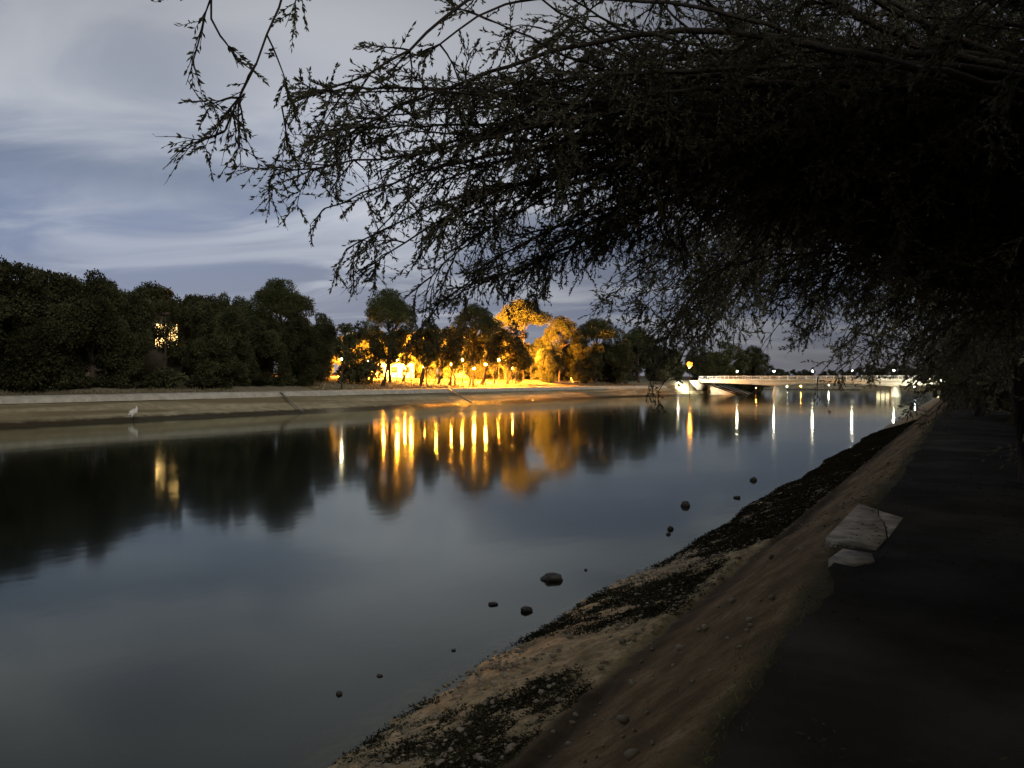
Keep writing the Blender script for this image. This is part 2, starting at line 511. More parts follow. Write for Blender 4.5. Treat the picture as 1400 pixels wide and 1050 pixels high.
def make_pine(height=12.0, lean=0.6, k=20, n=620, size=0.20, r_dome=0.30, base=0.60):
    limbs = []
    topp = np.array([lean, lean * 0.3, height * 0.80])
    trunk = limb_pts((0, 0, -0.8), topp, 9, 0.10)
    limbs.append((trunk, 0.27, 0.10))
    cs, rs = [], []
    for i in range(k):
        a = i * 2.4 + rng.uniform(-0.4, 0.4); q = math.sqrt((i + 0.5) / k)
        rad = q * r_dome * height
        z = height * (0.93 - (0.93 - base) * q ** 1.6 * rng.uniform(0.55, 1.1))
        cs.append([topp[0] + rad * math.cos(a), topp[1] + rad * math.sin(a), z]); rs.append(height * rng.uniform(0.085, 0.13))
    cs = np.array(cs); rs = np.array(rs)
    for c in cs:
        j = rng.integers(5, 9)
        limbs.append((limb_pts(trunk[j], c - np.array([0, 0, 0.25]), 6, 0.12, 0.1), 0.085, 0.025))
    V, F = clump_leaves(cs, rs, 0.55, n, size, 0.28)
    return wood_mesh('trunk', limbs), mesh_from('foliage', V, [F])


def make_open(height=10.0, lean=1.2, k=24, n=210, size=0.26, stems=2):
    """open small tree, crooked trunk, light gaps between the leaf clumps"""
    limbs, cs, rs = [], [], []
    forks = []
    for s in range(stems):
        top = np.array([lean * rng.uniform(0.6, 1.2) + rng.uniform(-0.8, 0.8), rng.uniform(-1, 1), height * rng.uniform(0.42, 0.6)])
        pts = limb_pts((s * 0.35, 0, -0.8), top, 8, 0.14)
        limbs.append((pts, 0.20 - 0.03 * s, 0.10)); forks += [pts[4], pts[6], pts[7]]
    for i in range(k):
        f = forks[rng.integers(len(forks))]
        d = rng.normal(size=3); d /= np.linalg.norm(d)
        c = f + d * np.array([2.3, 2.3, 1.3]) * rng.uniform(0.5, 1.25) + np.array([0, 0, height * 0.22])
        c[2] = np.clip(c[2], height * 0.30, height * 0.93)
        cs.append(c); rs.append(rng.uniform(0.55, 1.05))
        limbs.append((limb_pts(f, c, 6, 0.14), 0.06, 0.018))
    V, F = clump_leaves(np.array(cs), np.array(rs), 0.7, n, size)
    return wood_mesh('trunk', limbs), mesh_from('foliage', V, [F])


def make_shrub(n=2600, size=0.13):
    k = 14
    cs = np.stack([rng.uniform(-0.9, 0.9, k), rng.uniform(-0.8, 0.8, k), rng.uniform(0.25, 1.15, k)], 1); rs = rng.uniform(0.32, 0.55, k)
    V, F = clump_leaves(cs, rs, 0.8, n // k, size)
    limbs = [(limb_pts((rng.uniform(-0.2, 0.2), rng.uniform(-0.2, 0.2), -0.3), c, 5, 0.06), 0.035, 0.012) for c in cs[:7]]
    return wood_mesh('stem', limbs, 5), mesh_from('foliage', V, [F])


def tree_proto(pair, bark, leaf, names=('trunk', 'crown')):
    w, f = pair
    w.materials.append(bark); f.materials.append(leaf)
    return (w, f, names)


OAKS = [tree_proto(make_oak(12, s, l, k), M['bark'], M['oak_leaf']) for s, l, k in ((0.46, 0.06, 40), (0.40, 0.10, 36), (0.54, 0.05, 46))]
PINES = [tree_proto(make_pine(12, ln, k + 4, 1100, 0.24, rd, bs), M['bark'], M['pine_leaf']) for ln, k, rd, bs in ((0.5, 24, 0.27, 0.50), (0.9, 18, 0.30, 0.62), (-0.7, 22, 0.34, 0.58))]
OPENS = [tree_proto(make_open(10, ln, k, 210, 0.25, st), M['bark'], M['oak_leaf']) for ln, k, st in ((1.3, 26, 2), (-0.6, 22, 1), (2.2, 24, 2))]
SHRUBS = [tree_proto(make_shrub(), M['bark'], M['shrub_leaf'], ('stem', 'foliage')) for _ in range(2)]
DARKSHRUB = tree_proto(make_shrub(3000, 0.14), M['bark'], M['oak_leaf'], ('stem', 'foliage'))
FARTREES = [tree_proto(make_oak(8, 0.62, 0.0, 24, 320, 0.36), M['bark'], M['far_leaf']) for _ in range(2)]


def plant(name, label, cat, proto, px, t, top_y, group, base_h=12.0, wide=1.0, rz=None, sink=0.0):
    """stand a tree on the ground at a surveyed bearing and distance, as tall as surveyed"""
    p = P(px, 519, t)
    while p[1] < 176 and p[0] > float(xleft(p[1])) - 12.5:      # keep clear of the promenade
        t += 0.4; p = P(px, 519, t)
    g = ground_z(p[0], p[1]) - sink
    h = EYE - (top_y - 519.0) / FPX * t - g
    s = h / base_h
    r = thing(name, label, cat, (p[0], p[1], g), rng.uniform(0, 6.28) if rz is None else rz, group, (s * wide, s * wide, s))
    w, f, nm = proto
    obj(nm[0], w, None, r); obj(nm[1], f, None, r)
    return r


G1 = 'dark evergreen oaks along the far bank'
oaks = [
    (-62, 350, 64, 0, 1.0, 'dark evergreen oak cut by the left edge of the picture'),
    (18, 357, 66, 2, 0.95, 'tallest dark round-headed oak at the far left of the tree line'),
    (84, 380, 68, 1, 1.0, 'dark oak just right of the tallest tree at far left'),
    (128, 376, 70, 0, 0.85, 'domed dark oak second high crown from the left'),
    (158, 390, 73, 2, 0.60, 'dark oak left of the lit window above the white bird'),
    (228, 391, 118, 2, 1.0, 'dark oak rising behind the house with the glowing window'),
    (312, 405, 84, 0, 0.62, 'dark oak directly right of the glowing window behind the trees'),
    (302, 408, 84, 2, 0.75, 'dark low-branched oak midway between the lit window and the tall lone pine'),
    (338, 416, 90, 1, 0.85, 'dark oak at the left foot of the tall lone pine'),
    (372, 432, 96, 0, 0.7, 'dark oak under the crown of the tall lone pine'),
    (418, 430, 100, 2, 0.75, 'dark oak at the right foot of the tall lone pine'),
    (436, 431, 110, 1, 0.62, 'dark oak at the left border of the orange glow'),
]
oaks += [(-150, 352, 63, 1, 1.0, 'dark oak left of the picture, first of two'), (-235, 352, 61, 2, 1.0, 'dark oak left of the picture, second of two'), (50, 372, 82, 1, 1.0, 'dark oak behind the two tallest crowns at far left'), (150, 388, 86, 0, 1.0, 'dark oak behind the domed crown at left'),
         (285, 412, 98, 2, 0.9, 'dark oak in the second row right of the lit window'), (322, 420, 104, 0, 0.9, 'dark oak in the second row left of the lone pine'),
         (360, 428, 112, 1, 0.9, 'dark oak in the second row behind the lone pine'), (405, 436, 118, 0, 0.9, 'dark oak in the second row right behind the lone pine')]
for px, ty, t, k, w, lb in oaks:
    plant('oak_tree', lb, 'tree', OAKS[k], px, t, ty, G1, 11.0, w)
G2 = 'pines along the far bank'
pines = [
    (388, 377, 108, 0, 0.95, 'tall dark pine standing alone above the roof of oak crowns left of the glow'),
    (532, 391, 120, 0, 0.78, 'dark pine with its trunk before the brightest orange glow'),
    (646, 413, 134, 2, 0.80, 'broad pine with dark top and orange lit underside right of the glow'),
    (716, 405, 160, 1, 0.95, 'tallest pine lit golden from below with bare trunk'),
    (765, 430, 164, 2, 0.72, 'small golden pine leaning right beside the tallest lit pine'),
    (815, 433, 172, 1, 1.05, 'olive lit flat-topped pine right of the golden pines'),
    (873, 446, 182, 0, 1.0, 'dim olive pine nearest the orange lamp by the bridge'),
]
for px, ty, t, k, w, lb in pines:
    plant('pine_tree', lb, 'tree', PINES[k], px, t, ty, G2, 12.0, w)
G3 = 'crooked small trees against the orange glow'
opens = [
    (462, 442, 109, 2, 0.7, 'leaning dark small tree over the white lamp'), (520, 432, 113, 2, 0.8, 'dark small tree left before the low lit building'), (548, 433, 124, 0, 0.75, 'slim dark tree right before the low lit building'),
    (583, 444, 117, 1, 0.7, 'thin dark tree in the middle of the glow'), (612, 453, 119, 2, 0.7, 'bushy dark small tree below the hanging twigs in the glow'), (640, 454, 123, 0, 0.65, 'lowest dark small tree at the foot of the broad pine'), (676, 446, 128, 1, 0.8, 'dark small tree leaning at the right part of the glow'),
    (224, 402, 84, 1, 0.62, 'small tree veiling the glowing house window at left'),
    (478, 437, 112, 1, 0.9, 'crooked small tree at the left side of the orange glow beside the white lamp'),
    (505, 444, 116, 0, 0.85, 'crooked small tree left of the dark pine trunk in the glow'),
    (572, 432, 120, 2, 0.9, 'crooked small tree just right of the brightest glow'),
    (596, 444, 126, 0, 0.85, 'crooked small tree under the hanging tamarisk twigs in the glow'),
    (622, 444, 124, 1, 0.85, 'slender forked tree left of the broad pine in the glow'),
    (655, 441, 130, 2, 0.95, 'tree leaning right below the broad pine with orange light behind'),
    (690, 439, 136, 0, 0.9, 'orange lit small tree at the right end of the glow'),
]
for px, ty, t, k, w, lb in opens:
    plant('small_tree', lb, 'tree', OPENS[k], px, t, ty, G3, 9.3, w, rz=TH + rng.uniform(-0.5, 0.5))
G4 = 'trees lit orange behind the street lamps'
back = [(448, 462, 150, 1, 'orange lit tree at the far left end of the glow'), (482, 456, 154, 0, 'orange lit tree behind the lamps near the left end of the glow'), (512, 450, 160, 2, 'orange lit tree behind the low building at left'),
        (545, 452, 162, 1, 'orange lit tree behind the low building at right'), (580, 448, 154, 2, 'orange lit tree behind the lamps right of the dark pine'), (614, 448, 156, 0, 'orange lit tree behind the lamps left of the broad pine'),
        (646, 450, 160, 1, 'orange lit tree behind the broad pine'), (676, 450, 162, 2, 'orange lit tree behind the lamps below the golden pines'), (735, 462, 168, 2, 'golden low tree filling in under the tallest lit pine')]
for px, ty, t, k, lb in back:
    plant('lit_tree', lb, 'tree', OAKS[k], px, t, ty, G4, 11.2, 1.0)
G5 = 'oaks between the golden pines and the bridge'
right_oaks = [(776, 463, 178, 0, 0.8, 'oak filling the gap behind the white picnic table at left'), (826, 470, 182, 1, 0.9, 'oak filling the gap below the flat-topped pine'), (862, 464, 186, 2, 0.8, 'oak behind the dim olive pine'), (908, 474, 190, 0, 0.8, 'oak just left behind the orange lamp'), (725, 470, 176, 2, 0.8, 'oak under the golden pines at right of the clearing'), (705, 466, 146, 0, 0.7, 'olive green oak at the right end of the lit clearing'), (752, 468, 152, 1, 0.85, 'olive oak left of the white picnic table'),
              (800, 462, 166, 2, 0.9, 'dark green oak behind the white picnic table'), (842, 460, 172, 0, 0.85, 'dark green oak midway between picnic table and orange lamp'),
              (888, 466, 176, 1, 0.8, 'dark green oak left of the orange lamp by the bridge'), (922, 478, 196, 2, 0.7, 'low oak right behind the orange lamp by the bridge'),
              (958, 476, 204, 0, 0.8, 'oak behind the left end of the bridge'), (988, 468, 206, 1, 0.9, 'tall dark oak rising behind the left bridge railing'),
              (1027, 474, 208, 2, 0.8, 'rightmost dark oak standing behind the bridge lamps')]
for px, ty, t, k, w, lb in right_oaks:
    plant('oak_tree', lb, 'tree', OAKS[k], px, t, ty, G5, 11.2, w)
G6 = 'shrubs along the far promenade'
shr = [(98, 515, 66, 2, 2.2, 'dark bush under the second and third oak crowns at left'), (146, 512, 70, 2, 2.2, 'dark bush left of the white bird under the oaks'), (292, 511, 80, 2, 2.2, 'dark bush at the foot of the oak right of the lit window'), (346, 510, 88, 2, 2.2, 'dark bush left below the lone pine'), (44, 519, 65, 2, 2.4, 'low dark bush beside the promenade at far left'), (222, 500, 78, 2, 1.5, 'tall dark bush under the glowing house window'), (188, 519, 72, 2, 2.6, 'low flat dark bush below the lit window'), (75, 506, 68, 0, 1.6, 'grey green shrub under the tall oaks at far left'),
       (120, 512, 69, 2, 1.8, 'dark shrub at the foot of the second oak crown'), (268, 510, 80, 2, 2.0, 'dark shrub by the promenade right of the lit window'), (318, 512, 84, 2, 1.8, 'dark shrub by the promenade before the low-branched oak'),
       (376, 510, 92, 2, 1.9, 'dark shrub by the promenade before the lone pine'), (408, 508, 98, 2, 1.6, 'dark shrub by the promenade before the leftmost glow'),
       (492, 482, 112, 2, 1.1, 'round dark topiary-like bush on a stem before the orange glow'), 
       (742, 500, 166, 0, 1.4, 'pale olive shrub at the right end of the lit lawn'), (770, 504, 174, 0, 1.3, 'olive shrub left behind the white picnic table'),
       (818, 494, 176, 1, 1.2, 'pale grey green shrub right of the picnic table'), (846, 500, 176, 0, 1.4, 'grey green shrub second right of the picnic table'),
       (905, 505, 176, 1, 1.3, 'grey green shrub near the foot of the orange lamp')]
for px, ty, t, k, w, lb in shr:
    pr = DARKSHRUB if k == 2 else SHRUBS[k]
    plant('shrub', lb, 'shrub', pr, px, t, ty, G6, 1.5, w * 0.85)
ft = [(985, 509, 'beyond the left bridge end'), (1010, 507, 'beyond the first bridge lamp'), (1036, 505, 'between the first two bridge lamps'), (1062, 504, 'beyond the second bridge lamp'), (1086, 506, 'midway between second and third bridge lamp'),
      (1108, 505, 'beyond the third bridge lamp'), (1132, 506, 'right of the third bridge lamp'), (1154, 505, 'left of the fourth bridge lamp'), (1178, 503, 'right of the fourth bridge lamp'), (1202, 498, 'beyond the right bridge pier'),
      (1228, 496, 'left beyond the right bridge span'), (1252, 499, 'beyond the middle of the right bridge span'), (1278, 500, 'beyond the right end of the bridge'), (1310, 500, 'farthest right across the basin')]
for i, (px, ty, lb) in enumerate(ft):
    plant('far_tree', 'far dim tree ' + lb, 'tree', FARTREES[i % 2], px, 325 + 9 * (i % 3), ty - 2, 'trees across the basin beyond the bridge', 8.0, 1.15)


# ------------------------------------------------------------------ lamps
def ball(mb, c, r, sub=2):
    prof = [(max(0.001, r * math.sin(a)), -r * math.cos(a)) for a in np.linspace(0.05, PI - 0.05, 8)]
    mb.lathe(prof, c, 10)


def street_lamp(label, loc, height, bulb, r, name='street_lamp', group=None, add_hood=False):
    t = thing(name, label, 'lamp', loc, 0, group)
    p = MB(); p.lathe([(0.11, -0.5), (0.11, 0.5), (0.065, 0.62), (0.045, height - r - 0.1), (0.09, height - r - 0.02)], (0, 0, 0), 10)
    obj('pole', p, M['rust'], t)
    if bulb == 'sodium_glass':
        g = MB(); ball(g, (0, 0, height - r * 0.97), 0.15); obj('lamp_bulb', g, M['sodium_soft'], t, True)
    g = MB(); ball(g, (0, 0, height), r); obj('lamp_globe', g, M[bulb], t, True)
    if add_hood:                                       # shield added to hide the bulb and keep its light off the water side
        a = np.linspace(-1.75, 1.75, 15) + math.atan2(-loc[1], -loc[0]); h = MB()
        for ra, rb in ((0.30, 0.31),):
            V = [(ra * math.cos(q), ra * math.sin(q), height + z) for z in (-0.17, 0.30) for q in a] + [(rb * math.cos(q), rb * math.sin(q), height + z) for z in (-0.17, 0.30) for q in a]
            k = len(a); F = [(i, i + 1, i + 1 + k, i + k) for i in range(k - 1)] + [(i + 2 * k, i + 3 * k, i + 1 + 3 * k, i + 1 + 2 * k) for i in range(k - 1)] + [(i + k, i + 1 + k, i + 1 + 3 * k, i + 3 * k) for i in range(k - 1)] + [(i, i + 2 * k, i + 1 + 2 * k, i + 1) for i in range(k - 1)]
            h.add(V, F)
        h.lathe([(0.32, height + 0.30), (0.05, height + 0.42)], (0, 0, 0), 16)
        obj('added_shield', h, M['rust'], t); return t
    h = MB(); h.lathe([(r * 1.15, height + r * 0.75), (r * 0.7, height + r * 1.15), (0.02, height + r * 1.3)], (0, 0, 0), 12); obj('lamp_cap', h, M['rust'], t)
    return t


def lamp_at(label, px, py, t, bulb, r, group=None, add_hood=True):
    p = P(px, py, t); g = ground_z(p[0], p[1])
    return street_lamp(label, (p[0], p[1], g), p[2] - g, bulb, r, group=group, add_hood=add_hood)


GL = 'sodium street lamps behind the far trees'
lamp_at('sodium street lamp in the brightest spot of the glow behind the pine trunk', 534, 494, 137, 'sodium', 0.12, GL)
lamp_at('sodium street lamp behind the crooked trees left of the brightest spot', 497, 490, 135, 'sodium', 0.12, GL)
lamp_at('sodium street lamp in the middle of the glow right of the brightest spot', 588, 486, 138, 'sodium', 0.12, GL)
lamp_at('sodium street lamp behind the broad pine', 634, 483, 141, 'sodium', 0.12, GL)
lamp_at('sodium street lamp at the far left end of the glow', 462, 492, 136, 'sodium', 0.12, GL)
lamp_at('sodium street lamp lighting the golden pines at the right end of the glow', 690, 484, 148, 'sodium_dim', 0.12, GL)
lamp_at('sodium street lamp beneath the tallest golden pine', 726, 480, 156, 'sodium_dim', 0.12, GL)
for lb, px, py, t in (('added orange lamp low in the glow beside the leftmost crooked tree', 474, 500, 128), ('added orange lamp left of the low lit building', 503, 494, 131), ('added orange lamp by the dark pine trunk before the lit building', 524, 500, 126),
                      ('added orange lamp right of the low lit building', 562, 499, 128), ('added orange lamp high between the crooked trees in mid glow', 596, 490, 132), ('added orange lamp just left of the broad pine trunk', 617, 498, 130),
                      ('added orange lamp between the two leftmost crooked trees', 487, 503, 124), ('added orange lamp just right of the dark pine trunk', 543, 492, 130), ('added orange lamp under the right eave of the lit building', 553, 503, 133),
                      ('added orange lamp below the hanging tamarisk twigs', 579, 502, 125), ('added orange lamp behind the broad pine trunk', 632, 492, 138), ('added orange lamp at the right foot of the broad pine', 648, 504, 132), ('added orange lamp below the golden pines', 682, 492, 150),
                      ('added orange lamp right of the broad pine', 664, 498, 136), ('added orange lamp at the right end of the lit clearing', 700, 503, 146)):
    lamp_at(lb, px, py, t, 'added_sodium', 0.15, 'orange lamps added through the glow for their streaks on the water', False)  # lamps added to draw orange streaks on the water
lamp_at('orange street lamp on the far bank at the left end of the bridge', 943, 498, 166, 'sodium_glass', 0.62, None, False)
lamp_at('small white lamp at the left edge of the orange glow', 467, 491, 103, 'warm_lamp', 0.09, None, False)

# low building added behind the lamps to catch their light
a, b_ = P(506, 519, 149), P(566, 519, 151)
ln = np.linalg.norm((b_ - a)[:2]); rzw = math.atan2(b_[1] - a[1], b_[0] - a[0]); mid = (a + b_) / 2
wl = thing('added_building', 'low pale building added behind the trees to catch the street lamp light', 'building', (mid[0], mid[1], 3.4), rzw)
mb = MB(); mb.box((0, 2.5, 1.7), (ln, 5.0, 3.4)); obj('wall', mb, M['plaster'], wl)
mb = MB(); mb.box((0, 2.4, 3.48), (ln + 0.8, 5.8, 0.16)); obj('roof', mb, M['tile'], wl)
mb = MB(); mb.box((-2.2, -0.03, 1.6), (1.1, 0.08, 2.3)); obj('door', mb, M['bark'], wl)
for dx in (0.4, 2.8):
    mb = MB(); mb.box((dx, -0.03, 2.1), (1.2, 0.07, 1.1)); obj('window', mb, M['rust'], wl)

a, b_ = P(606, 519, 158), P(700, 519, 164)  # second pale wall, added as a surface for the lamps to light
ln = np.linalg.norm((b_ - a)[:2]); mid = (a + b_) / 2
gw = thing('added_wall', 'pale wall added behind the broad pine to catch the lamp light', 'wall', (mid[0], mid[1], 3.4), math.atan2(b_[1] - a[1], b_[0] - a[0]))
mb = MB(); mb.box((0, 0, 1.7), (ln, 0.25, 3.4)); obj('wall', mb, M['plaster'], gw)
mb = MB(); mb.box((0, 0, 3.46), (ln + 0.1, 0.4, 0.1)); obj('coping', mb, M['concrete'], gw)

# house with the lit window, seen through the leaves
hp = P(228, 519, 98); hg = ground_z(hp[0], hp[1])
hs = thing('house', 'house hidden behind dark oaks with one large warm lit window', 'house', (hp[0], hp[1], hg - 0.3), TH + 0.25)
mb = MB(); mb.box((0, 2.5, 4.3), (9, 5, 8.6)); obj('wall', mb, mat('dark_render', (0.10, 0.085, 0.065), 0.9, 0.2, 1.0), hs)
mb = MB(); mb.add([(-4.9, -0.4, 8.62), (4.9, -0.4, 8.62), (4.9, 5.4, 8.62), (-4.9, 5.4, 8.62), (-4.9, 2.5, 9.1), (4.9, 2.5, 9.1)], [(0, 1, 5, 4), (2, 3, 4, 5), (1, 2, 5), (3, 0, 4), (3, 2, 1, 0)])
obj('roof', mb, M['tile'], hs)
wz = 9.1 - (hg - 0.3) + 1.0
win = MB(); W_, H_ = 2.7, 3.2
for dx in (-W_ / 2, -W_ / 6, W_ / 6, W_ / 2): win.box((dx, -0.06, wz - 1.0), (0.09, 0.12, H_))
for dz in (-H_ / 2, 0.35, H_ / 2): win.box((0, -0.07, wz - 1.0 + dz), (W_ + 0.1, 0.14, 0.09))
wf = obj('window_frame', win, M['glass'], hs)
pn = MB(); pn.box((0, -0.02, wz - 1.0), (W_, 0.03, H_)); obj('window_pane', pn, M['lit_pane'], wf)

# ------------------------------------------------------------------ bridge
BY, BW = 179.0, 10.0
br = thing('road_bridge', 'low pale concrete road bridge with three haunched spans across the canal', 'bridge', (0, 0, 0))
piers = (-36.8, -12.9)
xb = np.linspace(-54.0, 5.0, 119)


def soffit(x):
    ends = [-54.0, piers[0], piers[1], 5.0]
    for a, b_ in zip(ends[:-1], ends[1:]):
        if a <= x <= b_:
            s = (x - a) / (b_ - a)
            if a == ends[0]: h = s
            elif b_ == ends[-1]: h = 1 - s
            else: h = abs(2 * s - 1)
            return 2.85 - 0.72 * h ** 1.7
    return 2.85


mb = MB(); V, F = [], []
for x in xb:
    zb = soffit(x)
    V += [(x, BY, zb), (x, BY, 3.42), (x, BY + BW, 3.42), (x, BY + BW, zb)]
n = len(xb); idx = np.arange(n * 4).reshape(n, 4)
F = np.concatenate([np.stack([idx[:-1, j], idx[1:, j], idx[1:, (j + 1) % 4], idx[:-1, (j + 1) % 4]], -1) for j in range(4)])
mb.addarr(V, F); mb.F.setdefault(4, []).append(idx[:1]); mb.F[4].append(idx[-1:, ::-1])
obj('girder', mb, M['bridge'], br)
mb = MB(); mb.box((-24.5, BY + BW / 2, 3.53), (59.4, BW + 1.0, 0.20)); obj('deck', mb, M['bridge'], br)
for xp in piers:
    mb = MB()
    hull = [(-0.75, BY + 0.6), (0.0, BY - 1.2), (0.75, BY + 0.6), (0.75, BY + BW - 0.6), (0, BY + BW + 1.2), (-0.75, BY + BW - 0.6)]
    V = [(xp + x * 1.9, y - (0.9 if y < BY else 0), -2.5) for x, y in hull] + [(xp + x * 0.6, y + (0.9 if y < BY else 0), 2.05) for x, y in hull]
    k = 6
    mb.add(V, [tuple(range(k))[::-1], tuple(range(k, 2 * k))] + [(i, (i + 1) % k, (i + 1) % k + k, i + k) for i in range(k)])
    obj('pier', mb, M['bridge'], br)
for y0 in (BY - 0.38, BY + BW + 0.38):
    mb = MB()
    for x in np.arange(-54, 5.1, 2.0): mb.box((x, y0, 4.03), (0.10, 0.10, 0.79))
    for z in (3.74, 4.40): mb.box((-24.5, y0, z), (59.2, 0.07, 0.07))
    for x in np.arange(-53.8, 5.0, 0.28): mb.box((x, y0, 4.07), (0.05, 0.03, 0.60))
    obj('railing', mb, M['white'], br)
mb = MB(); mb.box((-55.2, BY + BW / 2, 2.3), (2.2, BW + 1.6, 2.3)); obj('abutment', mb, M['bridge'], br)
mb = MB(); mb.box((5.9, BY + BW / 2, 2.3), (1.6, BW + 1.6, 2.3)); obj('abutment', mb, M['bridge'], br)

lab = ['white globe lamp on the bridge railing nearest the left bank', 'white globe lamp on the bridge above the left pier', 'white globe lamp left of mid-span on the bridge',
       'white globe lamp right of mid-span on the bridge', 'white globe lamp on the bridge above the right pier', 'white globe lamp on the right end span of the bridge']
first = None
for i, x in enumerate((-45.4, -37.2, -29.0, -21.0, -12.9, -4.7)):
    if first is None:
        first = street_lamp(lab[0], (x, BY + 0.5, 3.63), 1.85, 'white_lamp', 0.16, 'bridge_lamp', 'lamps along the bridge')
    else:
        dup(first, lab[i], (x, BY + 0.5, 3.63))


def floodlight(label, loc, rz, bulb, r):
    t = thing('floodlight', label, 'lamp', loc, rz)
    mb = MB(); mb.lathe([(0.05, -0.8), (0.05, 0.9)], (0, 0, 0), 8); obj('pole', mb, M['rust'], t)
    mb = MB(); mb.box((0, -0.14, 1.05), (0.62, 0.20, 0.42)); obj('lamp_housing', mb, M['rust'], t)
    mb = MB(); mb.box((0, -0.02, 1.05), (r * 2, 0.03, r * 1.4)); obj('lamp_lens', mb, M[bulb], t)
    return t


floodlight('bright floodlight on the left bank washing the bridge face', (-57.0, BY - 7.0, 2.0), -0.95, 'flood', 0.22)
floodlight('bright floodlight on the right bank washing the bridge face', (-3.6, BY - 7.5, 0.9), 0.75, 'flood', 0.22)
lp = P(1251, 529, 150)
street_lamp('cool white lamp on a short post by the water under the right bridge span', (lp[0], lp[1], -1.0), lp[2] + 1.0, 'blue_lamp', 0.10, 'quay_lamp')
for lb, px, py, t, bulb in (('small warm lamp across the basin under the left part of the main span', 1076, 528.5, 250, 'warm_lamp'), ('orange lamp across the basin right of the left pier', 1095, 528, 250, 'sodium_soft'),
                            ('small white lamp across the basin under mid-span', 1133, 527, 260, 'white_lamp')):
    p = P(px, py, t); street_lamp(lb, (p[0], p[1], -1.2), p[2] + 1.2, bulb, 0.09, 'quay_lamp', 'lamps on posts beyond the bridge')
# sloped revetment under the left span with dark ribs
rv = thing('revetment', 'sloped pale concrete revetment with dark ribs under the left bridge span', 'bank wall', (0, 0, 0))
mb = MB(); mb.add([(-53.0, BY + 3.0, 2.25), (-53.0, BY + 22, 2.25), (-45.5, BY + 22, -0.5), (-45.5, BY + 3.0, -0.5), (-53.0, BY + 3.0, -0.5), (-53.0, BY + 22, -0.5)], [(0, 3, 2, 1), (0, 4, 3), (1, 2, 5), (0, 1, 5, 4), (3, 4, 5, 2)])
obj('slab', mb, M['concrete'], rv)
for yb in (BY + 5, BY + 9.5, BY + 14, BY + 18.5):
    mb = MB(); a = np.array([-52.9, yb, 2.32]); b_ = np.array([-45.6, yb, -0.36]); mb.tube([a, b_], 0.16, 4); obj('rib', mb, M['rust'], rv)
lp = (-44.6, BY + 15.5, -1.0)
street_lamp('small orange lamp on a post under the left bridge span', lp, 2.6, 'sodium_soft', 0.05, 'quay_lamp')
# lit kiosk beyond the bridge
kp = P(1206, 519, 292); kz = ground_z(kp[0], kp[1])
kk = thing('kiosk', 'small lit white kiosk on the far quay beside the right pier', 'hut', (kp[0], kp[1], max(kz, 0.5)), 0.3)
mb = MB(); mb.box((0, 0, 1.1), (5.0, 2.6, 2.2)); obj('wall', mb, M['white'], kk)
mb = MB(); mb.box((0, -0.2, 2.28), (5.6, 3.4, 0.14)); obj('roof', mb, M['rust'], kk)
mb = MB()
for dx in (-1.6, 0, 1.6): mb.box((dx, -1.32, 1.25), (1.2, 0.04, 1.0))
obj('window', mb, emit_mat('kiosk_light', (1.0, 0.82, 0.5), 5.0), kk)

# ------------------------------------------------------------------ far bank furniture
tp = P(787, 519, 167); tz = ground_z(tp[0], tp[1])
tb = thing('picnic_table', 'white picnic table with bench on the far promenade lawn', 'table', (tp[0], tp[1], tz), TH + 0.15)
mb = MB(); mb.box((0, 0, 0.76), (2.0, 0.8, 0.06)); obj('tabletop', mb, M['white'], tb)
for s in (-1, 1):
    mb = MB(); mb.box((s * 0.75, 0, 0.365), (0.16, 0.7, 0.73)); obj('leg', mb, M['white'], tb)
for s in (-1, 1):
    mb = MB(); mb.box((0, s * 0.85, 0.44), (2.0, 0.3, 0.05)); obj('bench_seat', mb, M['white'], tb)
    for q in (-1, 1):
        mb = MB(); mb.box((q * 0.75, s * 0.85, 0.205), (0.12, 0.26, 0.41)); obj('bench_leg', mb, M['white'], tb)
cp = P(779.5, 519, 167)
ch = thing('garden_chair', 'white garden chair left of the picnic table', 'chair', (cp[0], cp[1], ground_z(cp[0], cp[1])), TH - 0.9)
mb = MB(); mb.box((0, 0, 0.45), (0.55, 0.55, 0.05)); obj('seat', mb, M['white'], ch)
mb = MB(); mb.box((0, 0.29, 0.80), (0.55, 0.05, 0.75)); obj('backrest', mb, M['white'], ch)
for sx in (-1, 1):
    for sy in (-1, 1):
        mb = MB(); mb.box((sx * 0.24, sy * 0.24, 0.212), (0.05, 0.05, 0.424)); obj('leg', mb, M['white'], ch)

for lb, y0 in (('concrete drain chute down the far bank left of the glow', 62.5), ('concrete drain chute down the far bank below the glow', 96.0)):
    ct = thing('drain_chute', lb, 'drain', (0, 0, 0), 0, 'drain chutes on the far bank')
    e = float(xleft(y0))
    for s in (-0.15, 0.15):
        mb = MB(); mb.tube([(e - 6.1, y0 + s, 2.2), (e - 0.6, y0 + s - 2.0, 0.16)], 0.025, 5); obj('kerb', mb, M['concrete'], ct)
    mb = MB(); mb.tube([(e - 6.1, y0, 2.1), (e - 0.6, y0 - 2.0, 0.08)], 0.07, 5); obj('channel', mb, M['rust'], ct)


# white egret on the mud (one skinned body)
def skin_object(name, verts, edges, radii, m, parent, sub=2):
    me = bpy.data.meshes.new(name); me.from_pydata([tuple(map(float, v)) for v in verts], edges, [])
    o = bpy.data.objects.new(name, me); C.objects.link(o)
    o.modifiers.new('skin', 'SKIN'); sk = me.skin_vertices[0].data
    for i, r in enumerate(radii): sk[i].radius = (r, r) if np.isscalar(r) else r
    sk[0].use_root = True
    sb = o.modifiers.new('sub', 'SUBSURF'); sb.levels = sub; sb.render_levels = sub
    me.materials.append(m); o.parent = parent
    return o


